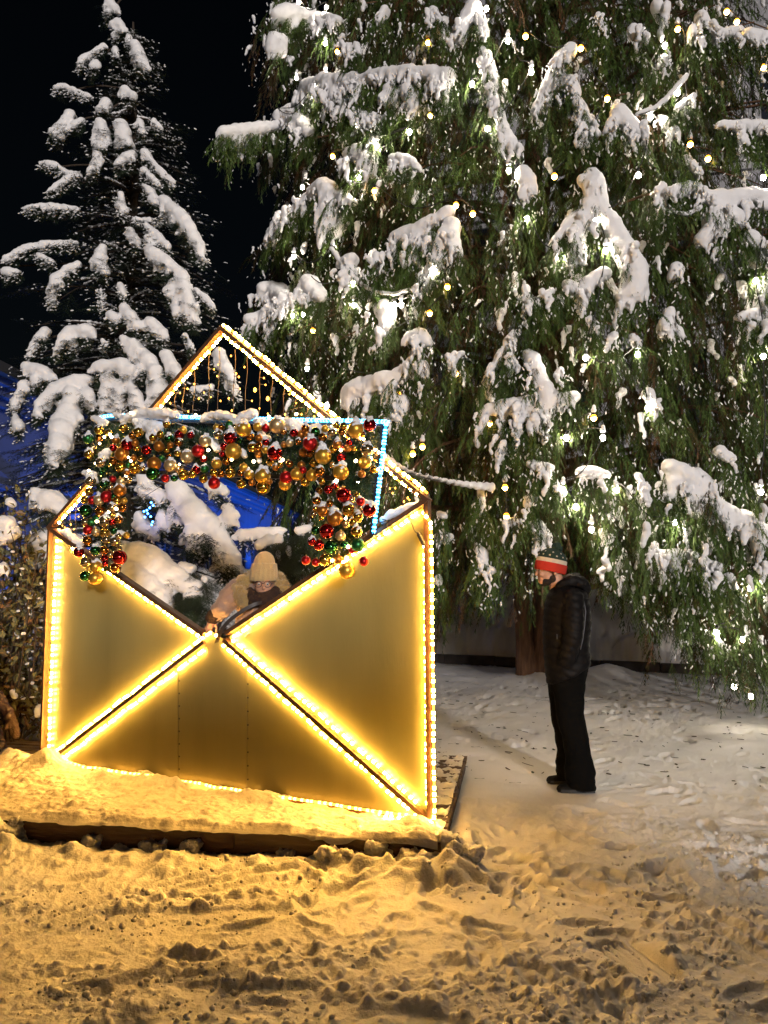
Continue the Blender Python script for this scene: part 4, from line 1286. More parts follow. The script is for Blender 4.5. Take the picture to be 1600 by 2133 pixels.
CL = """575 30 18,600 25 20,625 30 18,660 35 12,700 40 10;600 30 16,605 55 8;570 85 20,572 105 18;630 205 16,640 185 20,680 170 20,720 168 18,745 165 14;640 190 18,632 215 14;690 175 18,700 205 16;740 175 15,750 205 10
750 165 14,800 155 16,850 150 18,900 155 18,935 155 16;815 190 22,810 215 14;850 190 22,862 225 14;905 165 14,920 205 8;930 160 12,930 200 10
462 275 12,490 272 16,530 268 16,570 262 10;485 275 12,490 300 8;525 270 12,530 295 9;585 245 18,605 235 22,625 255 18,640 275 10
710 205 10,720 235 10;740 225 10,770 245 9,800 243 7;780 265 14,775 300 14,760 310 12
725 320 14,745 315 20,765 335 20,770 360 12
820 330 12,845 330 14,870 350 12
650 400 16,675 390 20,690 410 18,685 450 26,680 475 26;640 410 10,610 440 12,590 455 18,570 490 18,560 510 12;700 400 12,730 420 12
935 440 14,900 460 14,870 480 20,830 490 18,820 510 14;870 490 18,860 530 12,868 550 8;895 490 14,900 520 8;825 510 12,820 545 8
940 470 20,930 510 26,915 545 22,895 570 16,880 600 14,870 620 12;950 500 12,955 530 10
710 550 12,730 540 14,720 570 12;735 560 8,740 580 6
785 530 10,788 560 13,785 580 8
545 600 14,570 605 20,590 620 14;640 585 18,650 605 20,670 620 10;520 665 14,545 660 16,580 645 14,620 620 10;530 675 14,550 690 10;580 660 12,585 680 8
800 645 22,805 680 14,790 705 10
855 705 16,875 695 18,890 715 10;870 740 14,850 770 18,820 790 22,780 800 24,740 815 28,725 840 22;880 760 14,885 790 8;815 810 18,830 860 16,828 890 10;840 830 12,845 860 8
1070 690 8,1060 720 14,1040 750 14,1025 775 10;1015 785 10,1010 795 8
1100 735 14,1110 750 18,1120 780 18,1130 800 22,1140 830 26;1195 825 16,1165 835 22,1130 845 22,1090 840 18,1050 845 16,1015 855 14,1000 865 8;1130 850 20,1135 875 14;1050 860 14,1045 900 12,1055 930 10;1085 860 12,1075 890 8;1110 855 10,1110 885 8;1170 770 8,1160 780 8
1235 365 22,1240 400 28,1245 440 26;1215 375 14;1235 420 26,1210 470 20,1200 520 22,1195 545 18;1200 450 16,1170 480 12,1150 510 10;1255 440 20,1285 490 24,1310 530 28,1325 570 28,1320 600 32,1300 625 18;1340 610 16;1255 570 18,1225 590 20,1215 620 12;1180 590 12,1195 600 14
1360 405 8,1400 400 14,1440 390 16,1470 410 18,1510 415 22,1550 410 20,1610 410 20;1500 430 26,1490 470 22,1465 500 18;1530 450 22,1540 470 16;1380 420 10,1365 440 8;1590 430 16
1190 105 18,1170 120 16,1150 140 10;1160 150 22,1150 175 22,1130 210 18,1115 235 14;1185 170 16,1200 190 14;1200 210 12,1220 250 14,1240 280 12;1205 240 8,1210 290 6
985 20 22,965 50 20,950 85 14;1000 40 14,1010 70 10
1005 105 12,1020 135 14,1030 165 14,1025 200 12,1040 240 14,1050 270 16,1065 300 18
1290 235 20,1310 260 22,1335 285 14;1280 250 14,1265 275 10
1090 360 18,1100 385 20,1095 415 12
1400 970 20,1425 985 24,1455 1010 24,1480 1050 26,1510 1070 24,1545 1085 26,1580 1110 26,1640 1130 26;1440 1030 22,1455 1065 18;1475 1070 14,1480 1085 12;1405 1000 20,1395 1040 14;1580 1130 18,1570 1170 12;1600 1180 16,1605 1220 14;1450 985 14,1475 1000 10
1355 1145 6,1385 1155 12,1410 1155 14,1440 1155 16,1475 1175 12,1500 1180 8;1460 1190 8,1455 1215 8
1395 650 14,1390 680 20,1410 690 14;1380 700 10
1120 1095 14,1135 1120 18,1120 1130 10
1160 1010 12,1170 1025 10;1110 1040 14,1095 1050 8
1210 985 14,1240 985 14,1270 990 10
1105 965 12,1150 975 10
990 1135 8,1005 1155 12,1010 1170 8;1010 1180 6,1030 1190 8
912 1070 8,925 1075 8;915 1120 14,935 1120 10
910 1205 12,915 1215 8
1460 30 14,1475 60 14,1490 90 12;1445 60 12,1440 90 10
1500 70 14,1530 65 14;1560 75 18,1600 80 18
1500 260 12,1540 262 14,1610 262 14
1370 10 14,1380 40 10
1320 60 14,1330 90 10
1405 275 16,1395 290 8
1430 330 12,1440 350 8
1590 590 12,1585 640 14,1580 690 10
1500 940 14,1525 955 12
1350 820 14,1360 840 8
1095 600 12,1100 640 12,1095 660 8
1120 620 6,1150 605 9
1230 660 9,1236 690 9
1270 700 8,1275 715 5
1320 700 10,1330 720 8
1560 490 16,1590 520 14,1575 550 12
1540 660 10,1580 650 12,1600 640 10
1410 555 14,1400 580 10
940 745 10,965 735 8
1000 1020 9,1010 1075 7
1075 1085 10,1050 1090 8
1385 120 10,1370 140 8
1440 205 9,1410 225 9
1245 30 9,1255 60 8
1330 990 10,1340 1010 8
1490 1320 8,1500 1345 6
1520 1200 10,1530 1225 7
900 20 12,915 40 9
800 20 12,790 45 10
740 90 8,750 115 6"""
def snow_bough(name, spec, at_fn, parent, voxel, deep=0.5, fat=1.0, side=0.0, fingers=True, sagflat=0.9, spray_cb=None, mat=None, depth_axis=None):
    els = []
    for poly in spec.split(';'):
        nums = [list(map(float, q.split())) for q in poly.split(',')]
        P_ = [at_fn(x, y) for x, y, r in nums]
        R_ = [fat * r * (p[1] / FPX) for (x, y, r), p in zip(nums, P_)]
        e = capsule_els(P_, R_, 0.5)
        for c, r in e:
            rr = r[0]
            j = rng.normal(0, 0.07, 3) * rr
            s = rng.uniform(0.86, 1.10) if not side else rng.uniform(0.68, 1.12)
            els.append((c + j, (rr * s, rr * s * 1.05, rr * s * sagflat)))
            back = depth_axis(c) if depth_axis else np.array([0, 1, 0])
            if deep:
                els.append((c + back * rr * deep * 1.6 + [0, 0, 0.1 * rr], rr * 0.85))
            if side and rng.random() < side:
                sx = rng.choice([-1, 1]) * rr * rng.uniform(0.7, 1.15)
                els.append((c + np.array([sx, rng.uniform(-.4, .3) * rr, -0.5 * rr]), rr * rng.uniform(0.35, 0.62)))
                els.append((c + np.array([sx * 1.3, rng.uniform(-.4, .3) * rr, -0.95 * rr]), rr * rng.uniform(0.2, 0.4)))
            if fingers and rr > 0.035 and rng.random() < 0.42:
                # a lobe sliding off the bough, tapering to its tip
                fx = rng.uniform(-1, 1) * rr
                q = c + np.array([fx * 0.8, 0, -0.45 * rr]) - back * 0.35 * rr; fr = rr * rng.uniform(0.34, 0.52)
                ln = rng.uniform(0.7, 1.7) * rr
                for k in range(6):
                    u = k / 5
                    els.append((q + np.array([fx * 0.35 * u, 0, -ln * u]) - back * 0.15 * rr * u, fr * (1 - 0.72 * u ** 1.4)))
            if spray_cb: spray_cb(c, rr)
    V, Fq = ellipsoids_raw(els, ICO2)
    me = remeshed(name, V, Fq, voxel, [mat or M['snow']], [(0.05, 0.22), (0.016, 0.04)], 8, 0.55)
    return [obj_mesh(name, m_, parent) for m_ in split_islands(me)]


def cedar_inward(c):
    d = np.array([CEDAR[0] - c[0], CEDAR[1] - c[1], 0.0]); return d / np.linalg.norm(d)


def cedar_cb(c, rr):
    for k in range(2):
        if rng.random() < 0.75:
            p = c + cedar_inward(c) * rr * rng.uniform(0.2, 1.0) + np.array([rng.normal(0, .5) * rr, 0, -rr * rng.uniform(0.1, .7)])
            places.append((p, math.atan2(p[1] - CEDAR[1], p[0] - CEDAR[0]) + rng.normal(0, .8), rng.uniform(0.4, 0.85), float(np.clip(rng.normal(0.52, .15), 0, 1)), rng.normal(0, .15)))


for ln in CL.split('\n'):
    snow_bough("snow_load", ln, lambda x, y: cedar_at(x, y, 0.10), tree, 0.020, spray_cb=cedar_cb, depth_axis=cedar_inward)

limb.build("limbs", M['bark'], tree, True)
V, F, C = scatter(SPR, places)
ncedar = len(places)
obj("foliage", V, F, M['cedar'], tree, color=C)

# the many little caps and scraps of snow caught on the sprays
bits = []
for v in range(9):
    r_ = np.random.default_rng(50 + v)
    els = []
    n = r_.integers(3, 7)
    p = np.zeros(3)
    for k in range(n):
        els.append((p.copy(), 0.5 * (1 - 0.45 * k / n) * r_.uniform(0.8, 1.1)))
        p = p + [r_.normal(0, .25), r_.normal(0, .2), -0.42]
    if v % 3 == 0: els.append((np.array([.5, 0, -.15]), .38)); els.append((np.array([.85, 0, -.4]), .25))
    V, Fq = ellipsoids_raw(els, ICO2)
    me = remeshed("bit", V, Fq, 0.13, [M['snow']], [(0.4, 0.6), (.12, .2)], 2)
    tri = []
    co = np.array([v_.co[:] for v_ in me.vertices])
    for f in me.polygons:
        ii = list(f.vertices)
        for k in range(1, len(ii) - 1): tri.append((ii[0], ii[k], ii[k + 1]))
    bits.append((co, np.array(tri)))
bv, bf, nb_ = [], [], 0
cand = [p for p in places]
rng.shuffle(cand)
cnt = 0
for p in cand:
    if cnt >= 2200: break
    pos = p[0]; px, py = project(pos)
    if not (440 < px < 1680 and -60 < py < 1420): continue
    rr = math.hypot(pos[0] - CEDAR[0], pos[1] - CEDAR[1])
    if rr < Rz(pos[2]) * 0.80: continue
    s = 0.018 + 0.085 * rng.random() ** 2.4
    if py > 1180: s *= 0.55
    if py > 900 and px < 1050 and rng.random() < 0.6: continue
    co, tri = bits[rng.integers(len(bits))]
    a = rng.uniform(0, 6.28)
    ca, sa = math.cos(a), math.sin(a)
    c2 = np.stack([co[:, 0] * ca - co[:, 1] * sa, co[:, 0] * sa + co[:, 1] * ca, co[:, 2] * rng.uniform(0.9, 1.5)], -1)
    out = -cedar_inward(pos)
    q = pos + out * (0.27 * p[2]) + [0, 0, 0.02 - rng.uniform(0, 0.4) * p[2] * 0.6]
    bv.append(c2 * s + q); bf.append(tri + nb_); nb_ += len(co); cnt += 1
so = obj("snow_scraps", np.concatenate(bv), np.concatenate(bf), M['snow'], tree, True)
so['kind'] = 'stuff'
fc, fd, fl, fw = [], [], [], []
for p in cand:
    pos = p[0]; px, py = project(pos)
    if not (440 < px < 1680 and -60 < py < 1380): continue
    if math.hypot(pos[0] - CEDAR[0], pos[1] - CEDAR[1]) < Rz(pos[2]) * 0.74: continue
    out = -cedar_inward(pos)
    for k in range(4):
        if len(fc) > 15000: break
        u = rng.random()
        fc.append(pos + out * (0.22 * math.sin(1.5 * u) + 0.03) * p[2] + np.array([rng.normal(0, .09), rng.normal(0, .05), 0.015 - 0.6 * u ** 1.35 + 0.0]) * p[2])
        fd.append([rng.normal(0, .5), rng.normal(0, .3), -1]); fl.append(rng.uniform(.01, .034)); fw.append(rng.uniform(.005, .012))
flecks("snow_dusting", fc, fd, fl, fw, M['snow'], tree)

# ------------------------------------------------------------------ the spruce on the left
SPX = np.array([-4.13, 12.0])
sp = thing("spruce_tree", "tall dark spruce with drooping snow laden branches behind the envelope on the left", "tree", (SPX[0], SPX[1], 0))
tz = np.linspace(0, 10.9, 12)
mb = MB(); mb.tube(np.stack([SPX[0] + 0.05 * np.sin(tz), SPX[1] + 0 * tz, tz], -1), np.interp(tz, [0, 10.9], [0.24, 0.015]), 12)
mb.build("trunk", M['dbark'], sp, True)
FAN = [spruce_fan(s) for s in range(5)]
pl2 = []
sl = MB()
sfc, sfd, sfl, sfw = [], [], [], []
def Rs(z): return np.interp(z, [0.3, 2.5, 4.3, 6, 8, 9.6, 11], [1.8, 1.9, 1.75, 1.45, 0.95, 0.45, 0.06])
nbs = 330
for i in range(nbs):
    z0 = 0.8 + 9.9 * (i + rng.random()) / nbs
    az = rng.uniform(0, 2 * math.pi)
    R_ = float(Rs(z0)) * rng.uniform(0.65, 1.12)
    d = np.array([math.cos(az), math.sin(az)])
    ts = np.linspace(0.04, 1, 6)
    pts = np.stack([SPX[0] + d[0] * R_ * ts, SPX[1] + d[1] * R_ * ts, z0 + 0.10 * R_ * ts - 0.30 * R_ * ts ** 2], -1)
    sl.tube(pts, np.linspace(0.028, 0.005, 6), 5)
    for k in range(18):                                          # snow lying along the limb
        t = 0.12 + 0.86 * (k + rng.random()) / 26
        if fbm(np.array([t * 3 + i * 7.3]), np.array([i * 1.9]), 1.0, 2, 801)[0] < 0.42: continue
        q = np.array([np.interp(t, ts, pts[:, j]) for j in range(3)]); q2 = np.array([np.interp(min(1, t + .05), ts, pts[:, j]) for j in range(3)])
        sfc.append(q + [0, 0, 0.022 * (1 - .5 * t)]); sfd.append(q2 - q + 1e-6); sfl.append(R_ * .035 * rng.uniform(.7, 1.4)); sfw.append(rng.uniform(.012, .034))
    for k in range(7):
        t = 0.2 + 0.8 * k / 7
        p = np.array([np.interp(t, ts, pts[:, j]) for j in range(3)])
        pl2.append((p, az + (0 if k == 6 else rng.choice([-1, 1]) * rng.uniform(.2, .7)), (0.28 + 0.26 * R_) * rng.uniform(.7, 1.1), float(np.clip(rng.normal(.5, .25), 0, 1)), rng.uniform(0.0, 0.5), int(rng.integers(5))))

SL = """228 8 16,240 20 12;225 25 8,226 34 5
245 45 14,255 60 10;240 70 9,243 78 5;268 75 7,268 90 6
280 90 10,290 115 16,298 140 12
215 95 8,190 110 8,168 125 7,165 140 5;200 130 12,190 140 8;240 100 8,243 118 6
112 182 5,135 180 8,160 190 7,185 200 6
262 190 12,275 200 10
222 215 14,210 230 10
145 240 14,130 260 14,110 275 10,125 285 10;170 250 10,155 262 9
210 260 14,215 285 16,208 308 12
252 260 16,258 290 18,270 300 12
290 250 10,298 275 8;320 250 8,335 265 6
205 325 12,195 345 10,185 365 6
275 320 12,250 335 12,243 345 8;300 315 10,325 345 9,350 370 9,360 378 6
300 355 10,320 375 10,330 385 7
80 338 4,112 340 7,140 360 6,165 365 8
145 370 8,120 385 9,100 400 6
300 385 8,315 400 10,325 420 10
340 415 16,365 440 18,385 460 18,400 490 16,415 515 12,422 540 7
250 405 9,255 430 10,258 445 7
50 433 5,90 428 10,130 430 8,160 434 6
280 455 6,320 458 5,360 452 4,390 452 3
270 480 10,282 500 11,288 510 7
305 470 7,330 490 9,348 515 9;305 495 8,318 510 7
10 540 8,40 520 9,80 508 8,120 504 7,160 505 6;10 565 10,40 565 7;80 530 7,110 545 7
215 515 10,205 530 14,205 550 16,220 565 10
160 550 10,135 565 12,115 585 14,108 610 9,110 630 5
310 520 16,335 540 18,365 560 16,385 575 12;380 590 18,390 620 22,395 650 16,410 670 8;360 590 14,355 615 12;365 645 12,370 655 8
250 590 5,255 605 6,258 615 8;260 640 14,270 660 16,285 680 14;310 670 16,335 690 14,345 700 10
230 655 10,245 665 8
210 600 4,212 640 4
405 600 5,430 620 8,445 640 5
95 690 12,70 710 8,60 740 6
145 690 16,185 690 16;145 690 15,125 715 12,118 735 8;150 710 10,150 722 6;215 710 8,220 716 6
255 705 10,280 720 16,300 740 18,320 770 18,330 800 18,325 830 16,320 845 12;290 760 10,285 780 8
345 740 14,360 765 18,370 785 14
395 710 8,398 725 6;385 695 7,390 700 5
55 765 14,90 775 18,110 785 10;75 790 14,80 800 8
50 800 14,40 820 12,30 850 10;30 865 8,40 890 12
200 765 14,225 760 18,255 760 18,270 775 16;225 790 16,220 830 13,215 855 9;250 800 14,245 850 10;270 800 16,285 835 15,295 850 10
180 790 16,140 800 18,110 815 18,85 840 14,78 860 10;150 820 18,140 860 24,125 890 28,125 925 26,115 955 14,112 968 8;155 860 16,150 885 12;180 815 14,190 845 8
455 730 12,465 760 16,480 790 12,490 820 8
400 810 8,440 805 8
310 985 14,300 1020 16,330 1030 18;290 1070 12,300 1100 18,320 1115 14;335 1070 12,338 1100 12
360 1010 20,380 1040 30,400 1070 34,430 1090 30,460 1120 20,480 1150 18,490 1180 12;440 1010 18,465 1025 16;475 1060 16,480 1085 14;400 1110 22,415 1140 14;450 1130 14,460 1170 18,470 1185 12,500 1190 10
420 1140 6,422 1160 5
500 1112 12,530 1110 13,560 1108 13,590 1105 10"""
def spruce_depth(y):
    return float(np.interp(y, [0, 300, 600, 850, 980, 1150], [11.9, 11.2, 10.5, 9.9, 9.3, 9.0]))
def spruce_at(x, y):
    return at(x, y, spruce_depth(y))
def spruce_cb(c, rr):
    for k in range(4):
        if rng.random() < 0.85:
            az = math.atan2(c[1] - SPX[1], c[0] - SPX[0]) + rng.normal(0, 1.0)
            pl2.append((c + np.array([0, rr * rng.uniform(-.3, .6), -rr * rng.uniform(.2, .6)]) - np.array([math.cos(az), math.sin(az), 0]) * 0.08, az, rr * rng.uniform(2.0, 3.4) + 0.08, float(np.clip(rng.normal(.5, .25), 0, 1)), rng.uniform(0.3, 1.0), int(rng.integers(5))))
for ln in SL.split('\n'):
    snow_bough("snow_load", ln, spruce_at, sp, 0.020, fat=0.98, side=0.55, spray_cb=spruce_cb)
    # the branch that carries this load
    pts0 = [list(map(float, q.split())) for q in ln.split(';')[0].split(',')]
    P_ = [spruce_at(x, y) + np.array([0, 0.12, -0.05]) for x, y, r in pts0]
    root = np.array([SPX[0], SPX[1], P_[0][2] + 0.35])
    if np.linalg.norm(root[:2] - P_[0][:2]) > 0.3:
        sl.tube(catmull([root, (root + P_[0]) / 2 + [0, 0, 0.12]] + P_, 4), 0.016, 5)
sl.build("limbs", M['dbark'], sp, True)
V, F, C = scatter(FAN, pl2)
obj("needles", V, F, M['spruce'], sp, color=C)
# dusting on the twigs
for p in pl2:
    e = np.array([math.cos(p[1]), math.sin(p[1]), 0]); s_ = np.array([-e[1], e[0], 0])
    for k in range(2):
        u = rng.uniform(.1, .95); w = rng.normal(0, .16) * (1.1 - u)
        sfc.append(p[0] + (e * math.cos(p[4]) * u - UP * (math.sin(p[4]) * u + .10 * u * u) + s_ * w) * p[2] + UP * .012)
        sfd.append(e + s_ * np.sign(w) * .7 - UP * math.sin(p[4])); sfl.append(rng.uniform(.012, .04)); sfw.append(rng.uniform(.006, .014))
flecks("snow_dusting", sfc, sfd, sfl, sfw, M['snow'], sp)
bv, bf, nb_ = [], [], 0
for p in pl2[:1650:2]:
    co, tri = bits[rng.integers(len(bits))]
    s = rng.uniform(0.012, 0.045)
    q = p[0] + np.array([math.cos(p[1]), math.sin(p[1]), -0.1]) * p[2] * rng.uniform(0.2, 0.8)
    e = np.array([math.cos(p[1]), math.sin(p[1]), -0.3])
    c2 = co.copy(); c2 = np.outer(-co[:, 2], e) + np.stack([co[:, 0] * 0.5, co[:, 1] * 0.5, co[:, 0] * 0.2], -1)
    bv.append(c2 * s + q); bf.append(tri + nb_); nb_ += len(co)
so = obj("snow_scraps", np.concatenate(bv), np.concatenate(bf), M['snow'], sp, True); so['kind'] = 'stuff'

# ------------------------------------------------------------------ low conifer seen through the envelope opening
cp0 = at(330, 1300, 7.9)
cb_ = thing("low_conifer", "low snow buried conifer seen through the opening of the envelope", "shrub", (cp0[0], cp0[1] + 0.8, gz1(cp0[0], cp0[1] + 0.8)))
pl3 = []
def lc_at(x, y): return at(x, y, float(np.interp(y, [1120, 1290], [8.3, 7.7])))
def lc_cb(c, rr):
    for k in range(3):
        az = rng.uniform(-2.9, -0.2)
        pl3.append((c + np.array([0, rr * 0.3, -rr * 0.6]), az, rng.uniform(.25, .45), float(rng.random()), rng.uniform(.2, .9), int(rng.integers(5))))
for ln in """215 1150 26,260 1150 26,300 1157 30,330 1180 30,365 1205 26,395 1225 18,410 1220 14;180 1180 22,220 1200 26;260 1180 26,290 1210 34,320 1230 28,340 1260 22,355 1280 14
380 1180 14,400 1185 10;425 1207 9,428 1213 6
415 1235 8,390 1240 10
540 1135 14,560 1125 12;580 1120 10,585 1128 6
578 1150 7,583 1180 6
620 1105 10,640 1100 10;600 1140 6,604 1165 5
150 1130 24,130 1150 26
100 1130 36,75 1160 26,120 1170 26;60 1170 14,66 1180 10
75 1030 18,105 1040 24,125 1060 20""".split('\n'):
    snow_bough("snow_load", ln, lc_at, cb_, 0.016, spray_cb=lc_cb)
stem = MB()
for i in range(60):
    a = rng.uniform(0, 6.28); R_ = rng.uniform(0.5, 1.5); base = np.array(cb_.location)
    e = base + np.array([math.cos(a) * R_ * 1.2 - 0.2, math.sin(a) * R_ * 0.7, rng.uniform(0.5, 1.55)])
    pp = catmull([base, (base + e) / 2 + [0, 0, 0.3], e], 4)
    stem.tube(pp, np.linspace(0.03, 0.006, len(pp)), 5)
    for k in range(5):
        p = pp[int(len(pp) * (0.35 + 0.13 * k))] if int(len(pp) * (0.35 + 0.13 * k)) < len(pp) else pp[-1]
        pl3.append((p, a + rng.normal(0, .6), rng.uniform(.35, .6), float(rng.random()), rng.uniform(0, .7), int(rng.integers(5))))
stem.build("stems", M['dbark'], cb_, True)
V, F, C = scatter(FAN, pl3)
obj("needles", V, F, M['spruce'], cb_, color=C)

# ------------------------------------------------------------------ withered shrub at the left edge
s0 = at(20, 1545, 7.3)
sh = thing("withered_shrub", "half bare shrub with withered brown leaves and snow at the left edge of the picture", "shrub", (s0[0] - 0.1, s0[1], gz1(s0[0] - .1, s0[1])))
base = np.array(sh.location)
stem = MB(); lv, lf, lc, n0 = [], [], [], 0
for i in range(120):
    e = base + np.array([rng.uniform(-1.4, 0.55), rng.uniform(-0.5, 1.3), rng.uniform(0.4, 2.5)])
    pp = catmull([base + [rng.uniform(-.4, .2), rng.uniform(-.2, .2), 0], (base + e) / 2 + [rng.normal(0, .15), 0, 0.1], e], 6)
    stem.tube(pp, np.linspace(0.014, 0.004, len(pp)), 5)
    for k in range(60):
        p = pp[rng.integers(3, len(pp))] + rng.normal(0, 0.10, 3)
        d = rng.normal(size=3); d[2] -= 0.6; d /= np.linalg.norm(d)
        sd_ = np.cross(d, rng.normal(size=3)); sd_ /= np.linalg.norm(sd_)
        L_ = rng.uniform(0.05, 0.11); w_ = L_ * 0.28
        nn = np.cross(d, sd_)
        lv += [p, p + d * L_ * 0.45 + sd_ * w_ + nn * .01, p + d * L_, p + d * L_ * 0.45 - sd_ * w_ + nn * .01]
        lf.append((n0, n0 + 1, n0 + 2, n0 + 3)); n0 += 4; lc += [float(np.clip(rng.normal(.5, .3), 0, 1))] * 4
stem.build("stems", M['dbark'], sh, True)
obj("leaves", np.array(lv), np.array(lf), M['shrubleaf'], sh, color=lc)
ix_ = rng.integers(0, len(lv) // 4, 900)
flecks("snow_dusting", [lv[4 * k] + np.array([0, 0, .012]) for k in ix_], rng.normal(size=(900, 3)) * [1, 1, .4], rng.uniform(.012, .04, 900), rng.uniform(.008, .02, 900), M['snow'], sh)
for ln in ("10 1090 18,25 1110 16,0 1120 20", "25 1440 5,30 1452 4", "78 1480 8,85 1470 7,80 1490 6", "20 1045 8,28 1052 6", "5 1180 12,15 1190 8"):
    snow_bough("snow_patch", ln, lambda x, y: at(x, y, 7.05), sh, 0.012)

# ------------------------------------------------------------------ strings of bulbs in the cedar
def light_string(label, pts_px, kind, lift=0.16, name="light_string"):
    A_ = [cedar_at(x, y, lift) for x, y in pts_px]
    t = thing(name, label, "string lights", A_[0], "bulb strings draped over the cedar")
    path = []
    for i, p in enumerate(A_):
        path.append(p + np.array([0, 0, 0.075]))
        if i < len(A_) - 1:
            q = A_[i + 1]
            if np.linalg.norm(q - p) > 0.5:
                mid = (p + q) / 2; mid[2] -= 0.10 * np.linalg.norm((q - p)[:2]) + 0.03
                mid = mid - cedar_inward(mid) * 0.04
                path.append(mid)
    mb = MB(); mb.tube(catmull(path, 6), 0.0065, 6); mb.build("cable", M['black'], t, True)
    for p in A_:
        r = 0.027 if kind == 'bulbw' else 0.031
        V, Fq = ellipsoids_raw([(p, (r, r, r * 1.25))], ICO2)
        if kind == 'bulby':
            lo_ = [1 if np.mean([V[j][2] for j in f]) < p[2] - 0.004 else 0 for f in Fq]
            b = obj("bulb", V, Fq, [M['bulby'], M['bulbyc']], t, True, lo_)
        else:
            b = obj("bulb", V, Fq, M['bulbdim' if p[2] < 1.0 else kind], t, True)
        mb = MB(); mb.tube([p + [0, 0, r * 0.9], p + [0, 0, 0.085]], [0.017, 0.013], 8); mb.build("socket", M['black'], b, True)
        if rng.random() < 0.35:
            V, Fq = ellipsoids_raw([(p + np.array([0, 0, 0.08]), (0.032, 0.032, 0.03)), (p + np.array([0.005, 0, 0.11]), (0.022, 0.022, 0.032))], ICO2)
            obj("snow_cap", V, Fq, M['snow'], b, True)
    return t


light_string("string of white bulbs down the left edge of the cedar crown", [(622, 5), (680, 15), (678, 90), (618, 162), (678, 152), (580, 235), (655, 200)], 'bulbw')
light_string("string of white bulbs sagging over the upper left boughs of the cedar", [(745, 260), (853, 275), (785, 303), (748, 370), (630, 390), (693, 520), (612, 535), (735, 592), (738, 636), (822, 635), (836, 635), (905, 562)], 'bulbw')
light_string("short string of white bulbs beside the flap tip of the envelope", [(610, 657), (632, 655), (640, 768), (682, 843), (745, 1000)], 'bulbw')
light_string("string of white bulbs down the upper middle of the cedar", [(1013, 18), (983, 175), (1058, 85), (1107, 150), (1016, 268), (1060, 355), (1097, 455), (1160, 535)], 'bulbw')
light_string("string of white bulbs running down the right of the cedar past its biggest snow load", [(1385, 95), (1412, 193), (1355, 243), (1330, 365), (1245, 458), (1262, 522), (1220, 745), (1328, 738), (1350, 850)], 'bulbw')
light_string("string of white bulbs across the lower right of the cedar beside the man", [(1180, 912), (1256, 912), (1173, 1020), (1200, 1056), (1232, 1103), (1285, 1020), (1405, 1088)], 'bulbw')
light_string("string of white bulbs down the right margin of the cedar to its lowest twigs", [(1590, 370), (1575, 585), (1590, 742), (1585, 1025), (1562, 1225), (1493, 1318), (1548, 1332), (1530, 1430), (1565, 1450)], 'bulbw')
light_string("string of amber bulbs through the upper left of the cedar", [(703, 107), (770, 160), (892, 88), (897, 240), (693, 325), (780, 397), (950, 427), (985, 445)], 'bulby', 0.10)
light_string("string of amber bulbs down the centre of the cedar", [(932, 597), (895, 652), (652, 688), (783, 793), (830, 822), (950, 778), (860, 945), (880, 930)], 'bulby', 0.10)
light_string("string of amber bulbs through the upper right of the cedar", [(1095, 75), (1210, 100), (1265, 205), (1155, 367), (1412, 60), (1438, 300), (1475, 330), (1590, 140)], 'bulby', 0.10)
light_string("pair of amber bulbs on a cable at the top right against the grey house", [(1514, 24), (1535, 45)], 'bulby', 0.10)
light_string("string of amber bulbs above the man in the lower middle of the cedar", [(1237, 870), (1020, 882), (1052, 1015), (1055, 1075)], 'bulby', 0.10)

# rime coated cable from the envelope to the cedar
A_ = [ENV(798, 955, 0.0), at(850, 985, 5.6), at(920, 1003, 6.6), at(980, 1013, 7.6), cedar_at(1035, 1018, 0.05)]
t = thing("supply_cable", "cable thick with frozen snow sagging from the envelope to the cedar", "cable", A_[0])
pp = catmull(A_, 10)
mb = MB(); mb.tube(pp, 0.008, 6); mb.build("cable", M['black'], t, True)
els = [(p + np.array([0, 0, 0.014 + 0.006 * math.sin(i * .31) + 0.004 * math.sin(i * .83)]), (0.028, 0.02, 0.026 - 0.010 * i / len(pp))) for i, p in enumerate(catmull(A_, 80)[:-12])]
V, Fq = ellipsoids_raw(els, ICO2)
obj_mesh("snow_crust", remeshed("snow_crust", V, Fq, 0.008, [M['snow']], [(0.012, 0.03)], 2), t)

# swags of snow coated cable on the cedar
for lbl, pts in (("snow coated cable swag on the left of the cedar above the amber bulbs", [(690, 520), (720, 560), (760, 600), (810, 616), (860, 605), (885, 585)]), ("short snow coated cable swag on the right of the cedar", [(1375, 405), (1395, 440), (1430, 450), (1460, 435)]), ("snow coated cable swag high on the right of the cedar", [(1430, 160), (1405, 190), (1370, 225), (1330, 240)])):
    A_ = [cedar_at(x, y, 0.2) for x, y in pts]
    t = thing("cable_swag", lbl, "cable", A_[0])
    pp = catmull(A_, 8)
    mb = MB(); mb.tube(pp, 0.009, 6); mb.build("cable", M['black'], t, True)
    els = [(p + np.array([0, 0.01, 0.025]), (0.035, 0.03, 0.028)) for p in catmull(A_, 60)]
    V, Fq = ellipsoids_raw(els, ICO2)
    obj_mesh("snow_crust", remeshed("snow_crust", V, Fq, 0.011, [M['snow']], [(0.03, 0.06)], 2), t)

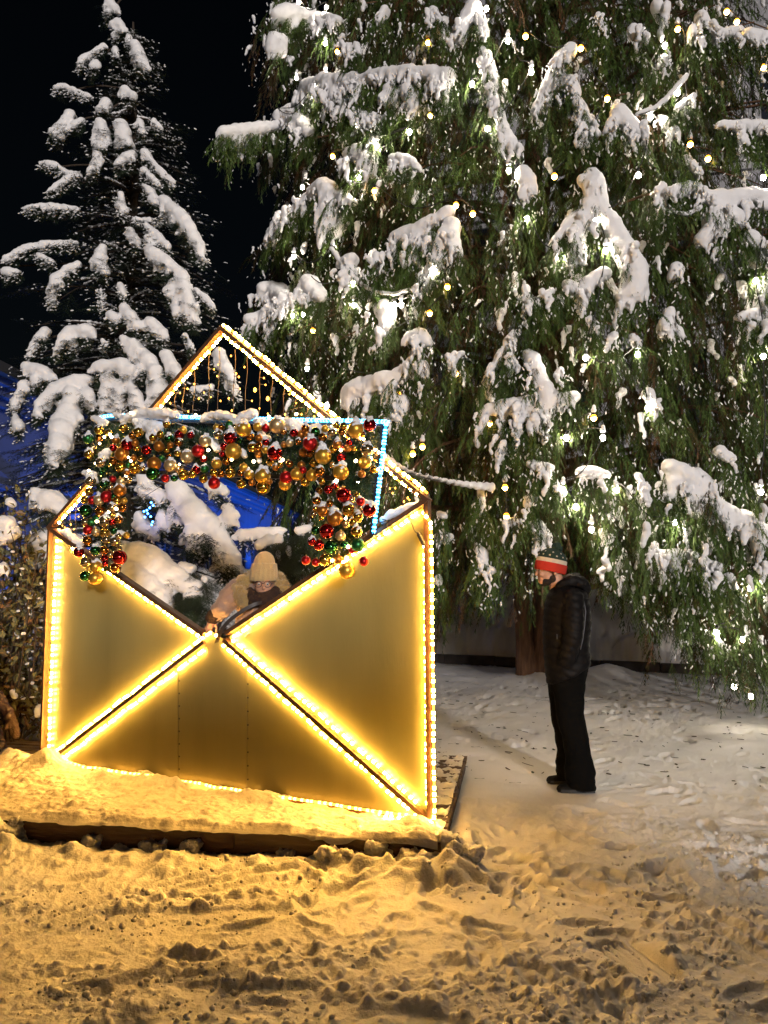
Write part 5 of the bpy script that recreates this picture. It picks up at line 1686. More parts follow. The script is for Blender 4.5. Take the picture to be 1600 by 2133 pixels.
# ------------------------------------------------------------------ houses
def facade(root, A, B, z0, H, mat, trim, wins, sill_mat, nrm, depth=6.0, floors=(1.2, 4.6, 8.2, 11.8), wh=2.0, ww=1.15, roof_h=0):
    """A->B foot line; windows sunk into the wall with frames, sills and pediments"""
    d = B - A; Ln = np.linalg.norm(d); d = d / Ln
    mb = MB()
    c = [A, B, B - nrm * depth, A - nrm * depth]
    mb.box8([p + UP * (z0 - p[2]) for p in c] + [p + UP * (z0 + H - p[2]) for p in c])
    mb.build("wall", mat, root)
    def P(s, z, o): 
        p = A + d * s + nrm * o
        return np.array([p[0], p[1], z])
    def block(mb, s0, s1, za, zb, o0, o1):
        mb.box8([P(s0, za, o1), P(s1, za, o1), P(s1, za, o0), P(s0, za, o0), P(s0, zb, o1), P(s1, zb, o1), P(s1, zb, o0), P(s0, zb, o0)])
    mb = MB()
    block(mb, -0.1, Ln + 0.1, z0, z0 + 0.7, 0.003, 0.12)
    mb.build("plinth", trim, root)
    mb = MB()
    block(mb, -0.3, Ln + 0.3, z0 + H - 0.55, z0 + H - 0.35, 0.003, 0.18)
    block(mb, -0.3, Ln + 0.3, z0 + H - 0.35, z0 + H - 0.12, 0.003, 0.34)
    block(mb, -0.3, Ln + 0.3, z0 + H - 0.12, z0 + H + 0.03, 0.003, 0.52)
    mb.build("cornice", trim, root)
    for fz in floors[1:]:
        if fz < z0 + H - 1.5:
            mb = MB()
            block(mb, -0.05, Ln + 0.05, fz - 0.75, fz - 0.55, 0.003, 0.10); block(mb, -0.05, Ln + 0.05, fz - 0.55, fz - 0.47, 0.003, 0.17)
            mb.build("string_course", trim, root)
    s = 1.3
    while s < Ln - 1.3:
        for fz in floors:
            if fz + wh > z0 + H - 0.7: continue
            mb = MB()
            for (a, b_, c_, e) in ((s - ww / 2 - .14, s - ww / 2, fz, fz + wh), (s + ww / 2, s + ww / 2 + .14, fz, fz + wh), (s - ww / 2 - .14, s + ww / 2 + .14, fz + wh, fz + wh + .16)):
                block(mb, a, b_, c_, e, 0.003, 0.09)
            w = mb.build("window", trim, root)
            mb = MB(); block(mb, s - ww / 2, s + ww / 2, fz, fz + wh, 0.004, 0.016); mb.build("pane", M['glass'], w)
            mb = MB()
            block(mb, s - .03, s + .03, fz, fz + wh, 0.018, 0.05); block(mb, s - ww / 2, s - .032, fz + wh * .62, fz + wh * .62 + .05, 0.018, 0.048); block(mb, s + .032, s + ww / 2, fz + wh * .62, fz + wh * .62 + .05, 0.018, 0.048)
            mb.build("mullion", trim, w)
            mb = MB(); block(mb, s - ww / 2 - .22, s + ww / 2 + .22, fz - .13, fz - .004, 0.003, 0.2); mb.build("sill", trim, w)
            mb = MB(); block(mb, s - ww / 2 - .26, s + ww / 2 + .26, fz + wh + .165, fz + wh + .28, 0.003, 0.22)
            q = [P(s - ww / 2 - .26, fz + wh + .284, .003), P(s + ww / 2 + .26, fz + wh + .284, .003), P(s, fz + wh + .62, .003)]
            q2 = [p + nrm * .15 for p in q]
            mb.add(q + q2, [(0, 1, 2), (5, 4, 3), (0, 3, 4, 1), (1, 4, 5, 2), (2, 5, 3, 0)])
            mb.build("pediment", trim, w)
        s += wins
    return d, Ln, P, block


# grey house behind the cedar
A = np.array([1.2, 21.0, 0]); B = np.array([17.0, 17.2, 0])
dn = to3(B - A); dn /= np.linalg.norm(dn); nrm = np.array([dn[1], -dn[0], 0])
hs = thing("grey_house", "tall pale grey house with cornices and windows glimpsed behind the cedar", "building", (A + B) / 2)
facade(hs, A, B, 0.5, 19.0, M['stone'], M['stone2'], 2.7, None, nrm, floors=(1.9, 5.6, 9.3, 13.0), wh=2.1)
# long house on the left, lit blue from its foot
A = np.array([-10.4, 12.0, 0]); B = np.array([-6.75, 60.0, 0])
dn = to3(B - A); dn /= np.linalg.norm(dn); nrm = np.array([dn[1], -dn[0], 0])
bh = thing("blue_lit_house", "long low house bathed in blue light behind the spruce", "building", (A + B) / 2)
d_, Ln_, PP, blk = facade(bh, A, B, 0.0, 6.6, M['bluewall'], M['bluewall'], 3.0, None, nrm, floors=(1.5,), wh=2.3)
mb = MB()
q = [PP(-.4, 6.65, .75), PP(Ln_ + .4, 6.65, .75), PP(Ln_ + .4, 9.0, -3.4), PP(-.4, 9.0, -3.4), PP(Ln_ + .4, 6.65, -6.6), PP(-.4, 6.65, -6.6)]
mb.add(q, [(0, 1, 2, 3), (3, 2, 4, 5), (0, 3, 5), (1, 4, 2), (0, 5, 4, 1)])
mb.build("roof", M['roof'], bh)
for i, s in enumerate((6.5, 12.0, 18.0, 27.0, 33.5, 40.0)):
    p = PP(s, 0.45, 1.3 if i < 3 else 3.0)
    p[2] = gz1(p[0], p[1]) + 0.4
    w = ["nearest", "second nearest", "third", "fourth", "fifth", "farthest"][i]
    fl = thing("flood_lamp", "%s blue floodlight on the snow at the foot of the long house" % w, "floodlight", p, "blue floodlights along the house foot")
    mb = MB(); mb.box(p + [-.14, -.14, -.03], p + [.14, .14, .12]); mb.build("housing", M['metal'], fl)
    mb = MB(); mb.box(p + [-.11, -.11, .123], p + [.11, .11, .13]); mb.build("lens", M['bluedot'], fl)
    mb = MB(); mb.tube([p + [0, 0, -.5], p + [0, 0, -.031]], .03, 8); mb.build("stake", M['metal'], fl)
    ld = bpy.data.lights.new("blue_light", 'SPOT'); ld.energy = 650 if i < 3 else 1500; ld.color = (0.03, 0.20, 1.0); ld.spot_size = math.radians(140); ld.spot_blend = 0.6; ld.shadow_soft_size = 0.12
    lo = bpy.data.objects.new("blue_light", ld); COL.objects.link(lo); lo.parent = fl
    lo.location = (0, 0, 0.2)
    aim = Vector(-nrm * 0.9 + UP * 1.6)
    lo.rotation_euler = aim.to_track_quat('-Z', 'Y').to_euler()
# small tangle of blue bulbs in the spruce
bt = thing("blue_lights", "small tangle of blue lights caught in the spruce behind the left garland leg", "string lights", at(310, 1060, 8.8))
pth = []
for x, y in [(300, 1065), (306, 1063), (312, 1058), (319, 1053), (315, 1047), (302, 1077), (314, 1076), (318, 1087), (316, 1093), (308, 1070)]:
    p = at(x, y, 8.75); pth.append(p)
    V, Fq = ellipsoids_raw([(p, 0.013)], ICO1); obj("bulb", V, Fq, M['bluedot'], bt, True)
mb = MB(); mb.tube(catmull(pth[:10], 4), 0.003, 4); mb.build("cable", M['black'], bt)

# ------------------------------------------------------------------ people
M['skin'] = pmat('skin', (0.50, 0.27, 0.18), 0.5, var=0.08, vscale=20, sss=0.05)
M['beard'] = pmat('dark_brown_hair', (0.018, 0.010, 0.007), 0.7, bump=0.8, bscale=160)
M['jacket'] = pmat('black_quilted_nylon', (0.006, 0.0055, 0.006), 0.58, bump=0.25, bscale=35, spec=0.12)
M['trouser'] = pmat('black_trouser_cloth', (0.003, 0.003, 0.003), 0.95, spec=0.1, bump=0.3, bscale=30)
M['boot'] = pmat('black_leather', (0.004, 0.004, 0.004), 0.65, spec=.15, bump=0.2, bscale=50)
M['hatred'] = pmat('red_orange_knit', (0.52, 0.030, 0.014), 0.9, bump=0.6, bscale=150)
M['hatwhite'] = pmat('cream_knit', (0.66, 0.56, 0.44), 0.9, bump=0.6, bscale=150)
M['hatgreen'] = pmat('dark_green_knit', (0.012, 0.035, 0.026), 0.9, bump=0.6, bscale=150)
M['eyew'] = pmat('eye_white', (0.6, 0.58, 0.55), 0.2)
M['iris'] = pmat('dark_iris', (0.03, 0.02, 0.015), 0.15)


def ring_loft(rows, n=36, cap=True, power=2.0):
    """rows: centre(3), fore-aft half vector(3), lateral half vector(3)"""
    a = np.arange(n) * 2 * math.pi / n
    ca = np.sign(np.cos(a)) * np.abs(np.cos(a)) ** (2 / power); sa = np.sign(np.sin(a)) * np.abs(np.sin(a)) ** (2 / power)
    V = np.concatenate([c + np.outer(ca, f) + np.outer(sa, l) for c, f, l in rows])
    F = []
    for i in range(len(rows) - 1):
        for j in range(n):
            k = (j + 1) % n
            F.append((i * n + j, i * n + k, (i + 1) * n + k, (i + 1) * n + j))
    if cap:
        V = np.vstack([V, rows[0][0], rows[-1][0]])
        m = len(V)
        for j in range(n):
            k = (j + 1) % n
            F.append((m - 2, k, j)); F.append((m - 1, (len(rows) - 1) * n + j, (len(rows) - 1) * n + k))
    return V, F


def tri_faces(F):
    out = []
    for f in F:
        for k in range(1, len(f) - 1): out.append((f[0], f[k], f[k + 1]))
    return np.array(out)


def join(parts):
    V, F, n = [], [], 0
    for v, f in parts:
        v = np.asarray(v); f = np.asarray(f)
        V.append(v); F.append(f + n); n += len(v)
    return np.concatenate(V), np.concatenate(F)


def push(me, fn):
    n = len(me.vertices)
    co = np.empty(n * 3, np.float32); me.vertices.foreach_get('co', co); co = co.reshape(-1, 3).astype(float)
    no = np.empty(n * 3, np.float32); me.vertices.foreach_get('normal', no); no = no.reshape(-1, 3)
    co = co + no * fn(co)[:, None]
    me.vertices.foreach_set('co', co.astype(np.float32).ravel()); me.update()


def hand_els(wrist, d, palm_n, s=1.0, curl=0.6):
    """palm, four unequal bent fingers and a thumb leaving the palm's side"""
    d = d / np.linalg.norm(d); pn = palm_n - d * (palm_n @ d); pn /= np.linalg.norm(pn)
    sd_ = np.cross(d, pn)
    els = capsule_els([wrist, wrist + d * 0.05 * s, wrist + d * 0.085 * s], [0.026 * s, 0.032 * s, 0.030 * s], 0.4)
    for k, (o, L_) in enumerate(((-0.028, .066), (-0.010, .076), (0.009, .072), (0.027, .056))):
        p = wrist + d * 0.092 * s + sd_ * o * s
        pts = [p]; dd = d.copy()
        for q in range(3):
            dd = dd * math.cos(curl * (0.5 + .25 * q)) + pn * math.sin(curl * (0.5 + .25 * q)); dd /= np.linalg.norm(dd)
            pts.append(pts[-1] + dd * L_ * s * (0.45, .32, .23)[q])
        els += capsule_els(pts, [0.0095 * s, 0.009 * s, 0.0085 * s, 0.007 * s], 0.6)
    p = wrist + d * 0.03 * s - sd_ * 0.028 * s
    els += capsule_els([p, p + (d * .7 - sd_ * .7) * .035 * s, p + (d * 1.2 - sd_ * .75 + pn * .3) * .052 * s], [0.013 * s, 0.011 * s, 0.008 * s], 0.5)
    return els


# --- the man in profile
KM = MAN[1] / FPX / 3.88
def MPt(cx, cy, lat=0.0): return np.array([MAN[0] + (cx - 450) * KM, MAN[1] + lat, (2052 - cy) * KM])
LAT = 0.12
els = []
els.append((MPt(292, 262, LAT), (0.098, 0.074, 0.104)))
els.append((MPt(240, 325, LAT), (0.056, 0.062, 0.078)))
els.append((MPt(228, 400, LAT), (0.040, 0.045, 0.036)))
els.append((MPt(270, 375, LAT), (0.055, 0.057, 0.05)))
els += capsule_els([MPt(186, 305, LAT), MPt(176, 330, LAT), MPt(172, 349, LAT)], [0.009, 0.011, 0.0135], 0.3)
els += capsule_els([MPt(188, 297, LAT - .04), MPt(184, 298, LAT), MPt(188, 297, LAT + .04)], [0.012, 0.012, 0.012], 0.4)
els += capsule_els([MPt(199, 376, LAT - .02), MPt(193, 376, LAT), MPt(199, 376, LAT + .02)], [0.009, 0.011, 0.009], 0.4)
els += capsule_els([MPt(199, 390, LAT - .018), MPt(195, 390, LAT), MPt(199, 390, LAT + .018)], [0.009, 0.010, 0.009], 0.4)
els.append((MPt(205, 345, LAT - .042), (0.022, 0.018, 0.022))); els.append((MPt(205, 345, LAT + .042), (0.022, 0.018, 0.022)))
for s in (-1, 1): els.append((MPt(312, 330, LAT + s * .074), (0.018, 0.010, 0.030)))
els += capsule_els([MPt(320, 340, LAT), MPt(345, 470, LAT)], [0.056, 0.064], 0.3)
els += capsule_els([MPt(390, 560, LAT - .12), MPt(400, 540, LAT), MPt(390, 560, LAT + .12)], [0.075, 0.09, 0.075], 0.3)
els += capsule_els([MPt(400, 560, LAT), MPt(400, 760, LAT), MPt(400, 960, LAT), MPt(410, 1060, LAT)], [0.11, 0.12, 0.12, 0.12], 0.25)
for s in (-1, 1):
    els += capsule_els([MPt(420, 560, LAT + s * .15), MPt(410, 820, LAT + s * .19), MPt(385, 1010, LAT + s * .10)], [0.05, 0.042, 0.028], 0.4)
    els += hand_els(MPt(385, 1020, LAT + s * .09), np.array([-0.2, 0, -1.0]), np.array([-1.0, 0, 0]))
    l0 = -0.0 if s < 0 else 0.25
    els += capsule_els([MPt(405, 1080, LAT + s * .07), MPt(400, 1500, l0), MPt(455, 1800, l0), MPt(490 if s < 0 else 462, 1990, l0)], [0.085, 0.062, 0.05, 0.036], 0.4)
    els += capsule_els([MPt(510 if s < 0 else 484, 2018, l0), MPt(350 if s < 0 else 326, 2024, l0)], [0.028, 0.024], 0.4)
V, F = ellipsoids_raw(els, ICO3)
me = remeshed("person", V, F, 0.0058, [M['skin']], (), 3, 0.5)
man = link("person", me)
tag(man, "bearded person in black winter clothes and red white and green bobble hat standing in profile", "person")

beels = [(MPt(252, 404, LAT - .0), (0.052, 0.063, 0.034)), (MPt(232, 420, LAT), (0.032, 0.038, 0.022)), (MPt(293, 384, LAT - .045), (0.030, 0.026, 0.030)), (MPt(293, 384, LAT + .045), (0.030, 0.026, 0.030)),
         (MPt(303, 335, LAT - .062), (0.012, 0.012, 0.032)), (MPt(303, 335, LAT + .062), (0.012, 0.012, 0.032)), (MPt(216, 408, LAT), (0.018, 0.03, 0.016))]
beels += capsule_els([MPt(222, 376, LAT - .034), MPt(199, 366, LAT - .012), MPt(197, 365, LAT + .012), MPt(222, 376, LAT + .034)], [0.008, 0.008, 0.008, 0.008], 0.5)
V, F = ellipsoids_raw(beels, ICO3)
obj_mesh("beard", remeshed("beard", V, F, 0.005, [M['beard']], [(0.004, 0.012)], 3), man)
for s in (-1, 1):
    V, F = ellipsoids_raw([(MPt(199, 316, LAT + s * .030), 0.0115)], ICO2); e = obj("eye", V, F, M['eyew'], man, True)
    V, F = ellipsoids_raw([(MPt(190, 317, LAT + s * .031), 0.0055)], ICO2); obj("iris", V, F, M['iris'], e, True)
    V, F = ellipsoids_raw(capsule_els([MPt(190, 297, LAT + s * .016), MPt(196, 295, LAT + s * .034), MPt(208, 300, LAT + s * .05)], [0.006, 0.006, 0.004], .5), ICO1)
    obj("eyebrow", V, F, M['beard'], man, True)
# hat
ax = np.array([0.20, 0, 0.98]); ax /= np.linalg.norm(ax); fx = np.array([0.98, 0, -0.20])
c0 = MPt(283, 322, LAT); Hh = 196 * KM
prof = [(-0.02, .97), (0.0, 1.0), (.10, 1.03), (.20, 1.03), (.33, 1.035), (.355, 1.02), (.36, .985), (.45, .985), (.52, .975), (.525, .96), (.62, .93), (.72, .84), (.82, .70), (.90, .53), (.96, .33), (1.0, .08)]
rows = [(c0 + ax * (Hh * t), fx * (126 * KM * f), np.array([0, 0.094 * f, 0])) for t, f in prof]
V, F = ring_loft(rows, 64, False)
V = np.asarray(V); a_ = np.tile(np.arange(64), len(prof))
ctr = np.repeat(np.array([r[0] for r in rows]), 64, axis=0)
V = ctr + (V - ctr) * (1 + 0.012 * (a_ % 2))[:, None]
MI = []
for i in range(len(prof) - 1):
    t = (prof[i][0] + prof[i + 1][0]) / 2
    MI += [0 if t < .357 else (1 if t < .523 else 2)] * 64
stV, stF = [], []
nV = len(V)
for row, (t, f) in enumerate(((.64, .925), (.78, .755))):
    for k in range(13 if row == 0 else 9):
        a = (k + .5 * row) * 2 * math.pi / (13 if row == 0 else 9)
        nrm_ = fx * math.cos(a) + np.array([0, math.sin(a), 0]) + ax * (0.35 + .45 * row); nrm_ /= np.linalg.norm(nrm_)
        p = c0 + ax * (Hh * t) + fx * (126 * KM * f * math.cos(a)) + np.array([0, .094 * f * math.sin(a), 0]) + nrm_ * .004
        tx = np.cross(nrm_, ax); tx /= np.linalg.norm(tx); ty = np.cross(tx, nrm_)
        idx_ = nV + len(stV)
        for j in range(10):
            r = 0.0105 if j % 2 == 0 else 0.0045
            b = j * math.pi / 5
            stV.append(p + (tx * math.sin(b) + ty * math.cos(b)) * r)
        stV.append(p + nrm_ * .0015)
        for j in range(10): stF.append((idx_ + 10, idx_ + (j + 1) % 10, idx_ + j))
V = np.vstack([V, np.array(stV)]); F = list(F) + stF; MI += [1] * len(stF)
hat = obj("bobble_hat", V, F, [M['hatred'], M['hatwhite'], M['hatgreen']], man, True, MI)
pc = MPt(345, 128, LAT)
V, F = ellipsoids_raw([(pc, 0.034)] + [(pc + d * 0.034, 0.012) for d in (lambda q: q / np.linalg.norm(q, axis=1, keepdims=True))(rng.normal(size=(70, 3)))], ICO2)
obj_mesh("bobble", remeshed("bobble", V, F, 0.004, [M['hatgreen']], [(.012, .012)], 1), hat)
# jacket
JR = [(305, 440, 392, 405, .072), (292, 452, 430, 425, .095), (278, 480, 560, 480, .165), (258, 530, 588, 540, .205), (240, 610, 598, 640, .215), (228, 700, 600, 740, .21), (222, 800, 597, 800, .205), (221, 900, 580, 890, .195), (226, 1000, 585, 980, .20), (232, 1100, 590, 1030, .205), (242, 1200, 588, 1060, .205), (246, 1234, 585, 1070, .20)]
J = np.array(JR, float); tt_ = np.arange(len(J)); ti = np.linspace(0, len(J) - 1, 70)
rows = []
for t in ti:
    f_x, f_y, b_x, b_y, hw = [np.interp(t, tt_, J[:, k]) for k in range(5)]
    a_, b_ = MPt(f_x, f_y, LAT), MPt(b_x, b_y, LAT)
    rows.append(((a_ + b_) / 2, (a_ - b_) / 2, np.array([0, hw, 0])))
V, F = ring_loft(rows, 40, True, 2.3); parts = [(V, tri_faces(F))]
ar = capsule_els([MPt(425, 545, LAT - .165), MPt(415, 690, LAT - .215), MPt(400, 840, LAT - .235), MPt(368, 980, LAT - .20), MPt(345, 1065, LAT - .15)], [0.085, 0.083, 0.075, 0.068, 0.06], 0.25)
ar += capsule_els([MPt(425, 545, LAT + .165), MPt(415, 690, LAT + .215), MPt(400, 840, LAT + .235), MPt(365, 980, LAT + .215), MPt(335, 1085, LAT + .18)], [0.085, 0.083, 0.075, 0.068, 0.055], 0.25)
parts.append(ellipsoids_raw(ar, ICO3))
V, F = join(parts)
me = remeshed("jacket", V, F, 0.011, [M['jacket']], (), 3, 0.5)
push(me, lambda co: 0.008 * (np.abs(np.sin((co[:, 2] + 0.10 * (co[:, 0] - MAN[0]) + 0.02 * np.sin(co[:, 0] * 18)) * math.pi / 0.062)) ** 0.6 - 0.6) * sstep(1.62, 1.5, co[:, 2]))
jk = obj_mesh("jacket", me, man)
hd = capsule_els([MPt(330, 440, LAT - .09), MPt(420, 400, LAT - .11), MPt(500, 410, LAT - .09), MPt(545, 430, LAT), MPt(500, 410, LAT + .09), MPt(420, 400, LAT + .11), MPt(330, 440, LAT + .09)], [0.028, 0.042, 0.05, 0.055, 0.05, 0.042, 0.028], 0.3)
hd += capsule_els([MPt(480, 395, LAT - .06), MPt(500, 375, LAT), MPt(480, 395, LAT + .06)], [0.04, 0.045, 0.04], 0.3)
hd += capsule_els([MPt(548, 450, LAT - .05), MPt(558, 470, LAT), MPt(548, 450, LAT + .05)], [0.05, 0.055, 0.05], 0.3) + [(MPt(545, 505, LAT), (0.045, 0.09, 0.04))]
V, F = ellipsoids_raw(hd, ICO3)
obj_mesh("hood", remeshed("hood", V, F, 0.009, [M['jacket']], [(0.03, 0.06), (.012, .02)], 2), jk)
lin = capsule_els([MPt(335, 420, LAT - .072), MPt(400, 392, LAT - .085), MPt(440, 378, LAT - .05), MPt(450, 372, LAT), MPt(440, 378, LAT + .05), MPt(400, 392, LAT + .085), MPt(335, 420, LAT + .072)], [0.016, 0.026, 0.03, 0.032, 0.03, 0.026, 0.016], 0.35)
V, F = ellipsoids_raw(lin, ICO2)
M['lining'] = pmat('grey_brown_lining', (0.16, 0.13, 0.09), 0.8, bump=.4, bscale=60)
obj_mesh("hood_lining", remeshed("hood_lining", V, F, 0.008, [M['lining']], [(.012, .02)], 2), jk)
mb = MB()
mb.tube([MPt(505, 560, LAT - .196), MPt(515, 640, LAT - .205), MPt(505, 760, LAT - .196), MPt(490, 860, LAT - .19), MPt(470, 940, LAT - .19)], 0.004, 6)
M['piping'] = pmat('silver_grey_piping', (0.11, 0.11, 0.125), 0.45)
mb.build("sleeve_piping", M['piping'], jk, True)
mb = MB(); mb.box8([MPt(283, 820, LAT - .186), MPt(290, 820, LAT - .196), MPt(290, 860, LAT - .196), MPt(283, 860, LAT - .186), MPt(285, 820, LAT - .182), MPt(292, 820, LAT - .192), MPt(292, 860, LAT - .192), MPt(285, 860, LAT - .182)])
mb.build("zip_tab", M['piping'], jk)
# trousers
parts = []
HP = [(240, 990, 580, 970, .175), (248, 1100, 586, 1050, .18), (262, 1220, 545, 1200, .175), (268, 1290, 527, 1270, .17)]
rows = [((MPt(a, b, LAT) + MPt(c, d, LAT)) / 2, (MPt(a, b, LAT) - MPt(c, d, LAT)) / 2, np.array([0, w, 0])) for a, b, c, d, w in HP]
V, F = ring_loft(rows, 36, True, 2.2); parts.append((V, tri_faces(F)))
LG = [(268, 1200, 526, 1200), (280, 1330, 514, 1330), (292, 1450, 510, 1450), (304, 1530, 517, 1520), (332, 1630, 532, 1600), (340, 1700, 548, 1700), (352, 1800, 562, 1800), (343, 1880, 578, 1900), (350, 1960, 580, 1990), (362, 2012, 578, 2040)]
LA = np.array(LG, float)
for near in (True, False):
    rows = []
    for t in np.linspace(0, len(LA) - 1, 40):
        a, b, c, d = [np.interp(t, np.arange(len(LA)), LA[:, k]) for k in range(4)]
        u = t / (len(LA) - 1)
        l_ = LAT - 0.085 * (1 - u) - 0.12 * u if near else LAT + 0.085 * (1 - u) + 0.14 * u
        wr = 5 * math.sin(t * 7) * sstep(4, 8, t)
        sx = 0 if near else -3 - 16 * u
        sh_ = 1.0 if near else 0.985
        A_, B_ = MPt(a + sx + wr, b, l_), MPt(c + sx * 1.1 - wr, d, l_)
        rows.append(((A_ + B_) / 2, (A_ - B_) / 2, np.array([0, 0.105 - 0.012 * u, 0])))
    V, F = ring_loft(rows, 30, True, 2.1); parts.append((V, tri_faces(F)))
V, F = join(parts)
obj_mesh("trousers", remeshed("trousers", V, F, 0.011, [M['trouser']], [(0.025, 0.12)], 2, .5), man)
for l_, sx in ((0.0, 0), (LAT + .14, -24)):
    sh_ = capsule_els([MPt(545 + sx, 2018, l_), MPt(450 + sx, 2022, l_), MPt(370 + sx, 2025, l_ - .0), MPt(310 + sx, 2028, l_)], [0.042, 0.043, 0.040, 0.034], 0.25)
    sh_ += capsule_els([MPt(490 + sx, 1950, l_), MPt(480 + sx, 2015, l_)], [0.052, 0.05], .3)
    V, F = ellipsoids_raw(sh_, ICO3)
    V[:, 2] = np.maximum(V[:, 2], 0.004)
    bt_ = obj_mesh("boot", remeshed("boot", V, F, 0.008, [M['boot']], [(.008, .02)], 2), man)
    mb = MB()
    o_ = [MPt(x + sx, 2040, l_ + w) for x, w in ((578, 0), (570, -.034), (470, -.036), (370, -.044), (305, -.034), (282, 0), (305, .034), (370, .044), (470, .036), (570, .034))]
    o_ = [np.array([p[0], p[1], 0.0]) for p in o_]
    t_ = [p + [0, 0, 0.026] for p in o_]
    n = len(o_)
    mb.add(o_ + t_, [tuple(range(n))[::-1], tuple(range(n, 2 * n))] + [(i, (i + 1) % n, (i + 1) % n + n, i + n) for i in range(n)])
    mb.build("sole", M['black'], bt_)

# --- the woman behind the opening
YW = 5.62
def WP(cx, cy, dy=0.0): return at(380 + cx / 5, 1100 + cy / 5, YW) + np.array([0, dy, 0])
M['coat'] = pmat('beige_coat', (0.30, 0.20, 0.155), 0.85, var=.1, vscale=9, bump=.3, bscale=60, sheen=.3)
M['fur'] = pmat('tan_fur', (0.40, 0.27, 0.09), 0.9, bump=.6, bscale=120, sheen=.5)
M['scarf'] = pmat('dark_brown_scarf', (0.028, 0.012, 0.008), 0.9, bump=.6, bscale=80)
M['cream'] = pmat('cream_ribbed_wool', (0.50, 0.36, 0.17), 0.9, bump=.5, bscale=110, sheen=.3)
M['strapm'] = pmat('dark_leather_strap', (0.02, 0.012, 0.01), 0.5)
hc = WP(846, 590, 0.0)
els = [(hc + [0, .025, .045], (0.074, 0.092, 0.098)), (hc + [0.004, -.01, -.02], (0.064, 0.072, 0.075)), (hc + [0.008, -.02, -.068], (0.036, 0.045, 0.03))]
els += capsule_els([hc + [.012, -.078, .012], hc + [.015, -.092, -.012], hc + [.016, -.100, -.024]], [.008, .0095, .012], .3)
els += capsule_els([hc + [-.02, -.078, -.052], hc + [.01, -.086, -.052], hc + [.035, -.076, -.05]], [.007, .009, .007], .3)
els += capsule_els([hc + [-.018, -.074, -.064], hc + [.01, -.082, -.064], hc + [.032, -.072, -.062]], [.006, .009, .006], .3)
for s in (-1, 1):
    els.append((hc + [s * .036 + .008, -.055, -.022], (.024, .020, .022))); els.append((hc + [s * .075, .02, -.005], (.008, .016, .028)))
    els.append((hc + [s * .03 + .008, -.068, .028], (.026, .012, .008)))
els += capsule_els([hc + [0, .03, -.06], hc + [-.01, .06, -.18]], [.05, .055], .3)
els += capsule_els([hc + [-.15, .08, -.22], hc + [-.01, .07, -.18], hc + [.14, .08, -.22]], [.055, .07, .055], .3)
els += capsule_els([hc + [-.01, .07, -.2], hc + [-.02, .08, -.45], hc + [-.02, .08, -.7]], [.11, .105, .12], .25)
for s in (-1, 1):
    els += capsule_els([hc + [s * .09 - .02, .08, -.72], hc + [s * .09 - .02, .08, -1.1], hc + [s * .09 - .02, .09, -1.40]], [.085, .06, .04], .4)
    els += capsule_els([hc + [s * .09 - .02, .09, -1.42], hc + [s * .09 - .02, -.08, -1.43]], [.035, .028], .4)
sh_l = WP(560, 640, .06); el_l = WP(420, 830, .02); wr_l = WP(300, 950, .06)
els += capsule_els([sh_l, el_l, wr_l], [.045, .038, .026], .4)
els += hand_els(wr_l, np.array([-.35, .05, -.8]), np.array([.3, -1, .1]), .92, .45)
sh_r = WP(1010, 670, .06); el_r = WP(1060, 1050, .02); wr_r = WP(900, 1080, -.16)
els += capsule_els([sh_r, el_r, wr_r], [.045, .038, .026], .4)
els += hand_els(wr_r, np.array([-1, -.4, .1]), np.array([0, -.3, -1]), .92, .5)
V, F = ellipsoids_raw(els, ICO3)
wo = link("person", remeshed("person", V, F, 0.006, [M['skin']], (), 3, .5))
tag(wo, "person in cream knitted hat and glasses with fur hood looking down behind the envelope opening", "person")
for s in (-1, 1):
    V, F = ellipsoids_raw([(hc + [s * .031 + .008, -.066, .006], .0115)], ICO2); e = obj("eye", V, F, M['eyew'], wo, True)
    V, F = ellipsoids_raw([(hc + [s * .031 + .009, -.0745, .003], .0055)], ICO2); obj("iris", V, F, M['iris'], e, True)
mb = MB()
for s in (-1, 1):
    c = hc + [s * .034 + .008, -.088, .004]
    mb.tube([c + [.026 * math.cos(a), abs(math.cos(a)) * .004, .022 * math.sin(a)] for a in np.linspace(0, 2 * math.pi, 21)], .0024, 6, caps=False)
    mb.tube([c + [s * .026, .002, .004], hc + [s * .078, 0.01, .01]], .0022, 6)
mb.tube([hc + [-.001, -.09, .008], hc + [.008, -.096, .011], hc + [.017, -.09, .008]], .0024, 6)
mb.build("glasses", M['metal'], wo, True)
# hat: tall dome with a deep turned up cuff
kz = YW / FPX / 5
hx = WP(838, 555, .03)
def hat_rows(pf): return [(hx + np.array([(555 - y) * kz * 0.03, 0, (555 - y) * kz]), np.array([w, 0, 0]), np.array([0, w * 1.08, 0])) for y, w in pf]
V1, F1 = ring_loft(hat_rows([(420, .082), (380, .080), (330, .074), (290, .062), (262, .044), (246, .024), (240, .004)]), 72, False)
V2, F2 = ring_loft(hat_rows([(545, .090), (558, .097), (545, .103), (500, .103), (440, .099), (395, .093), (372, .091), (366, .085), (385, .080)]), 72, False)
V, F = join([(V1, np.array(F1)), (V2, np.array(F2))])
a_ = np.tile(np.arange(72), 16)
V[:, :2] = hx[:2] + (V[:, :2] - hx[:2]) * (1 + 0.016 * np.where(a_ % 4 < 2, 1, -1))[:, None]
obj("knit_hat", V, F, M['cream'], wo, True)
V, F = ellipsoids_raw(capsule_els([WP(715, 690, -.01), WP(770, 740, -.06), WP(850, 750, -.08), WP(930, 730, -.06), WP(985, 670, -.01)], [.05, .055, .058, .055, .05], .3) + [(WP(850, 700, .0), (.10, .08, .05))], ICO2)
obj_mesh("scarf", remeshed("scarf", V, F, .008, [M['scarf']], [(.035, .06)], 2), wo)
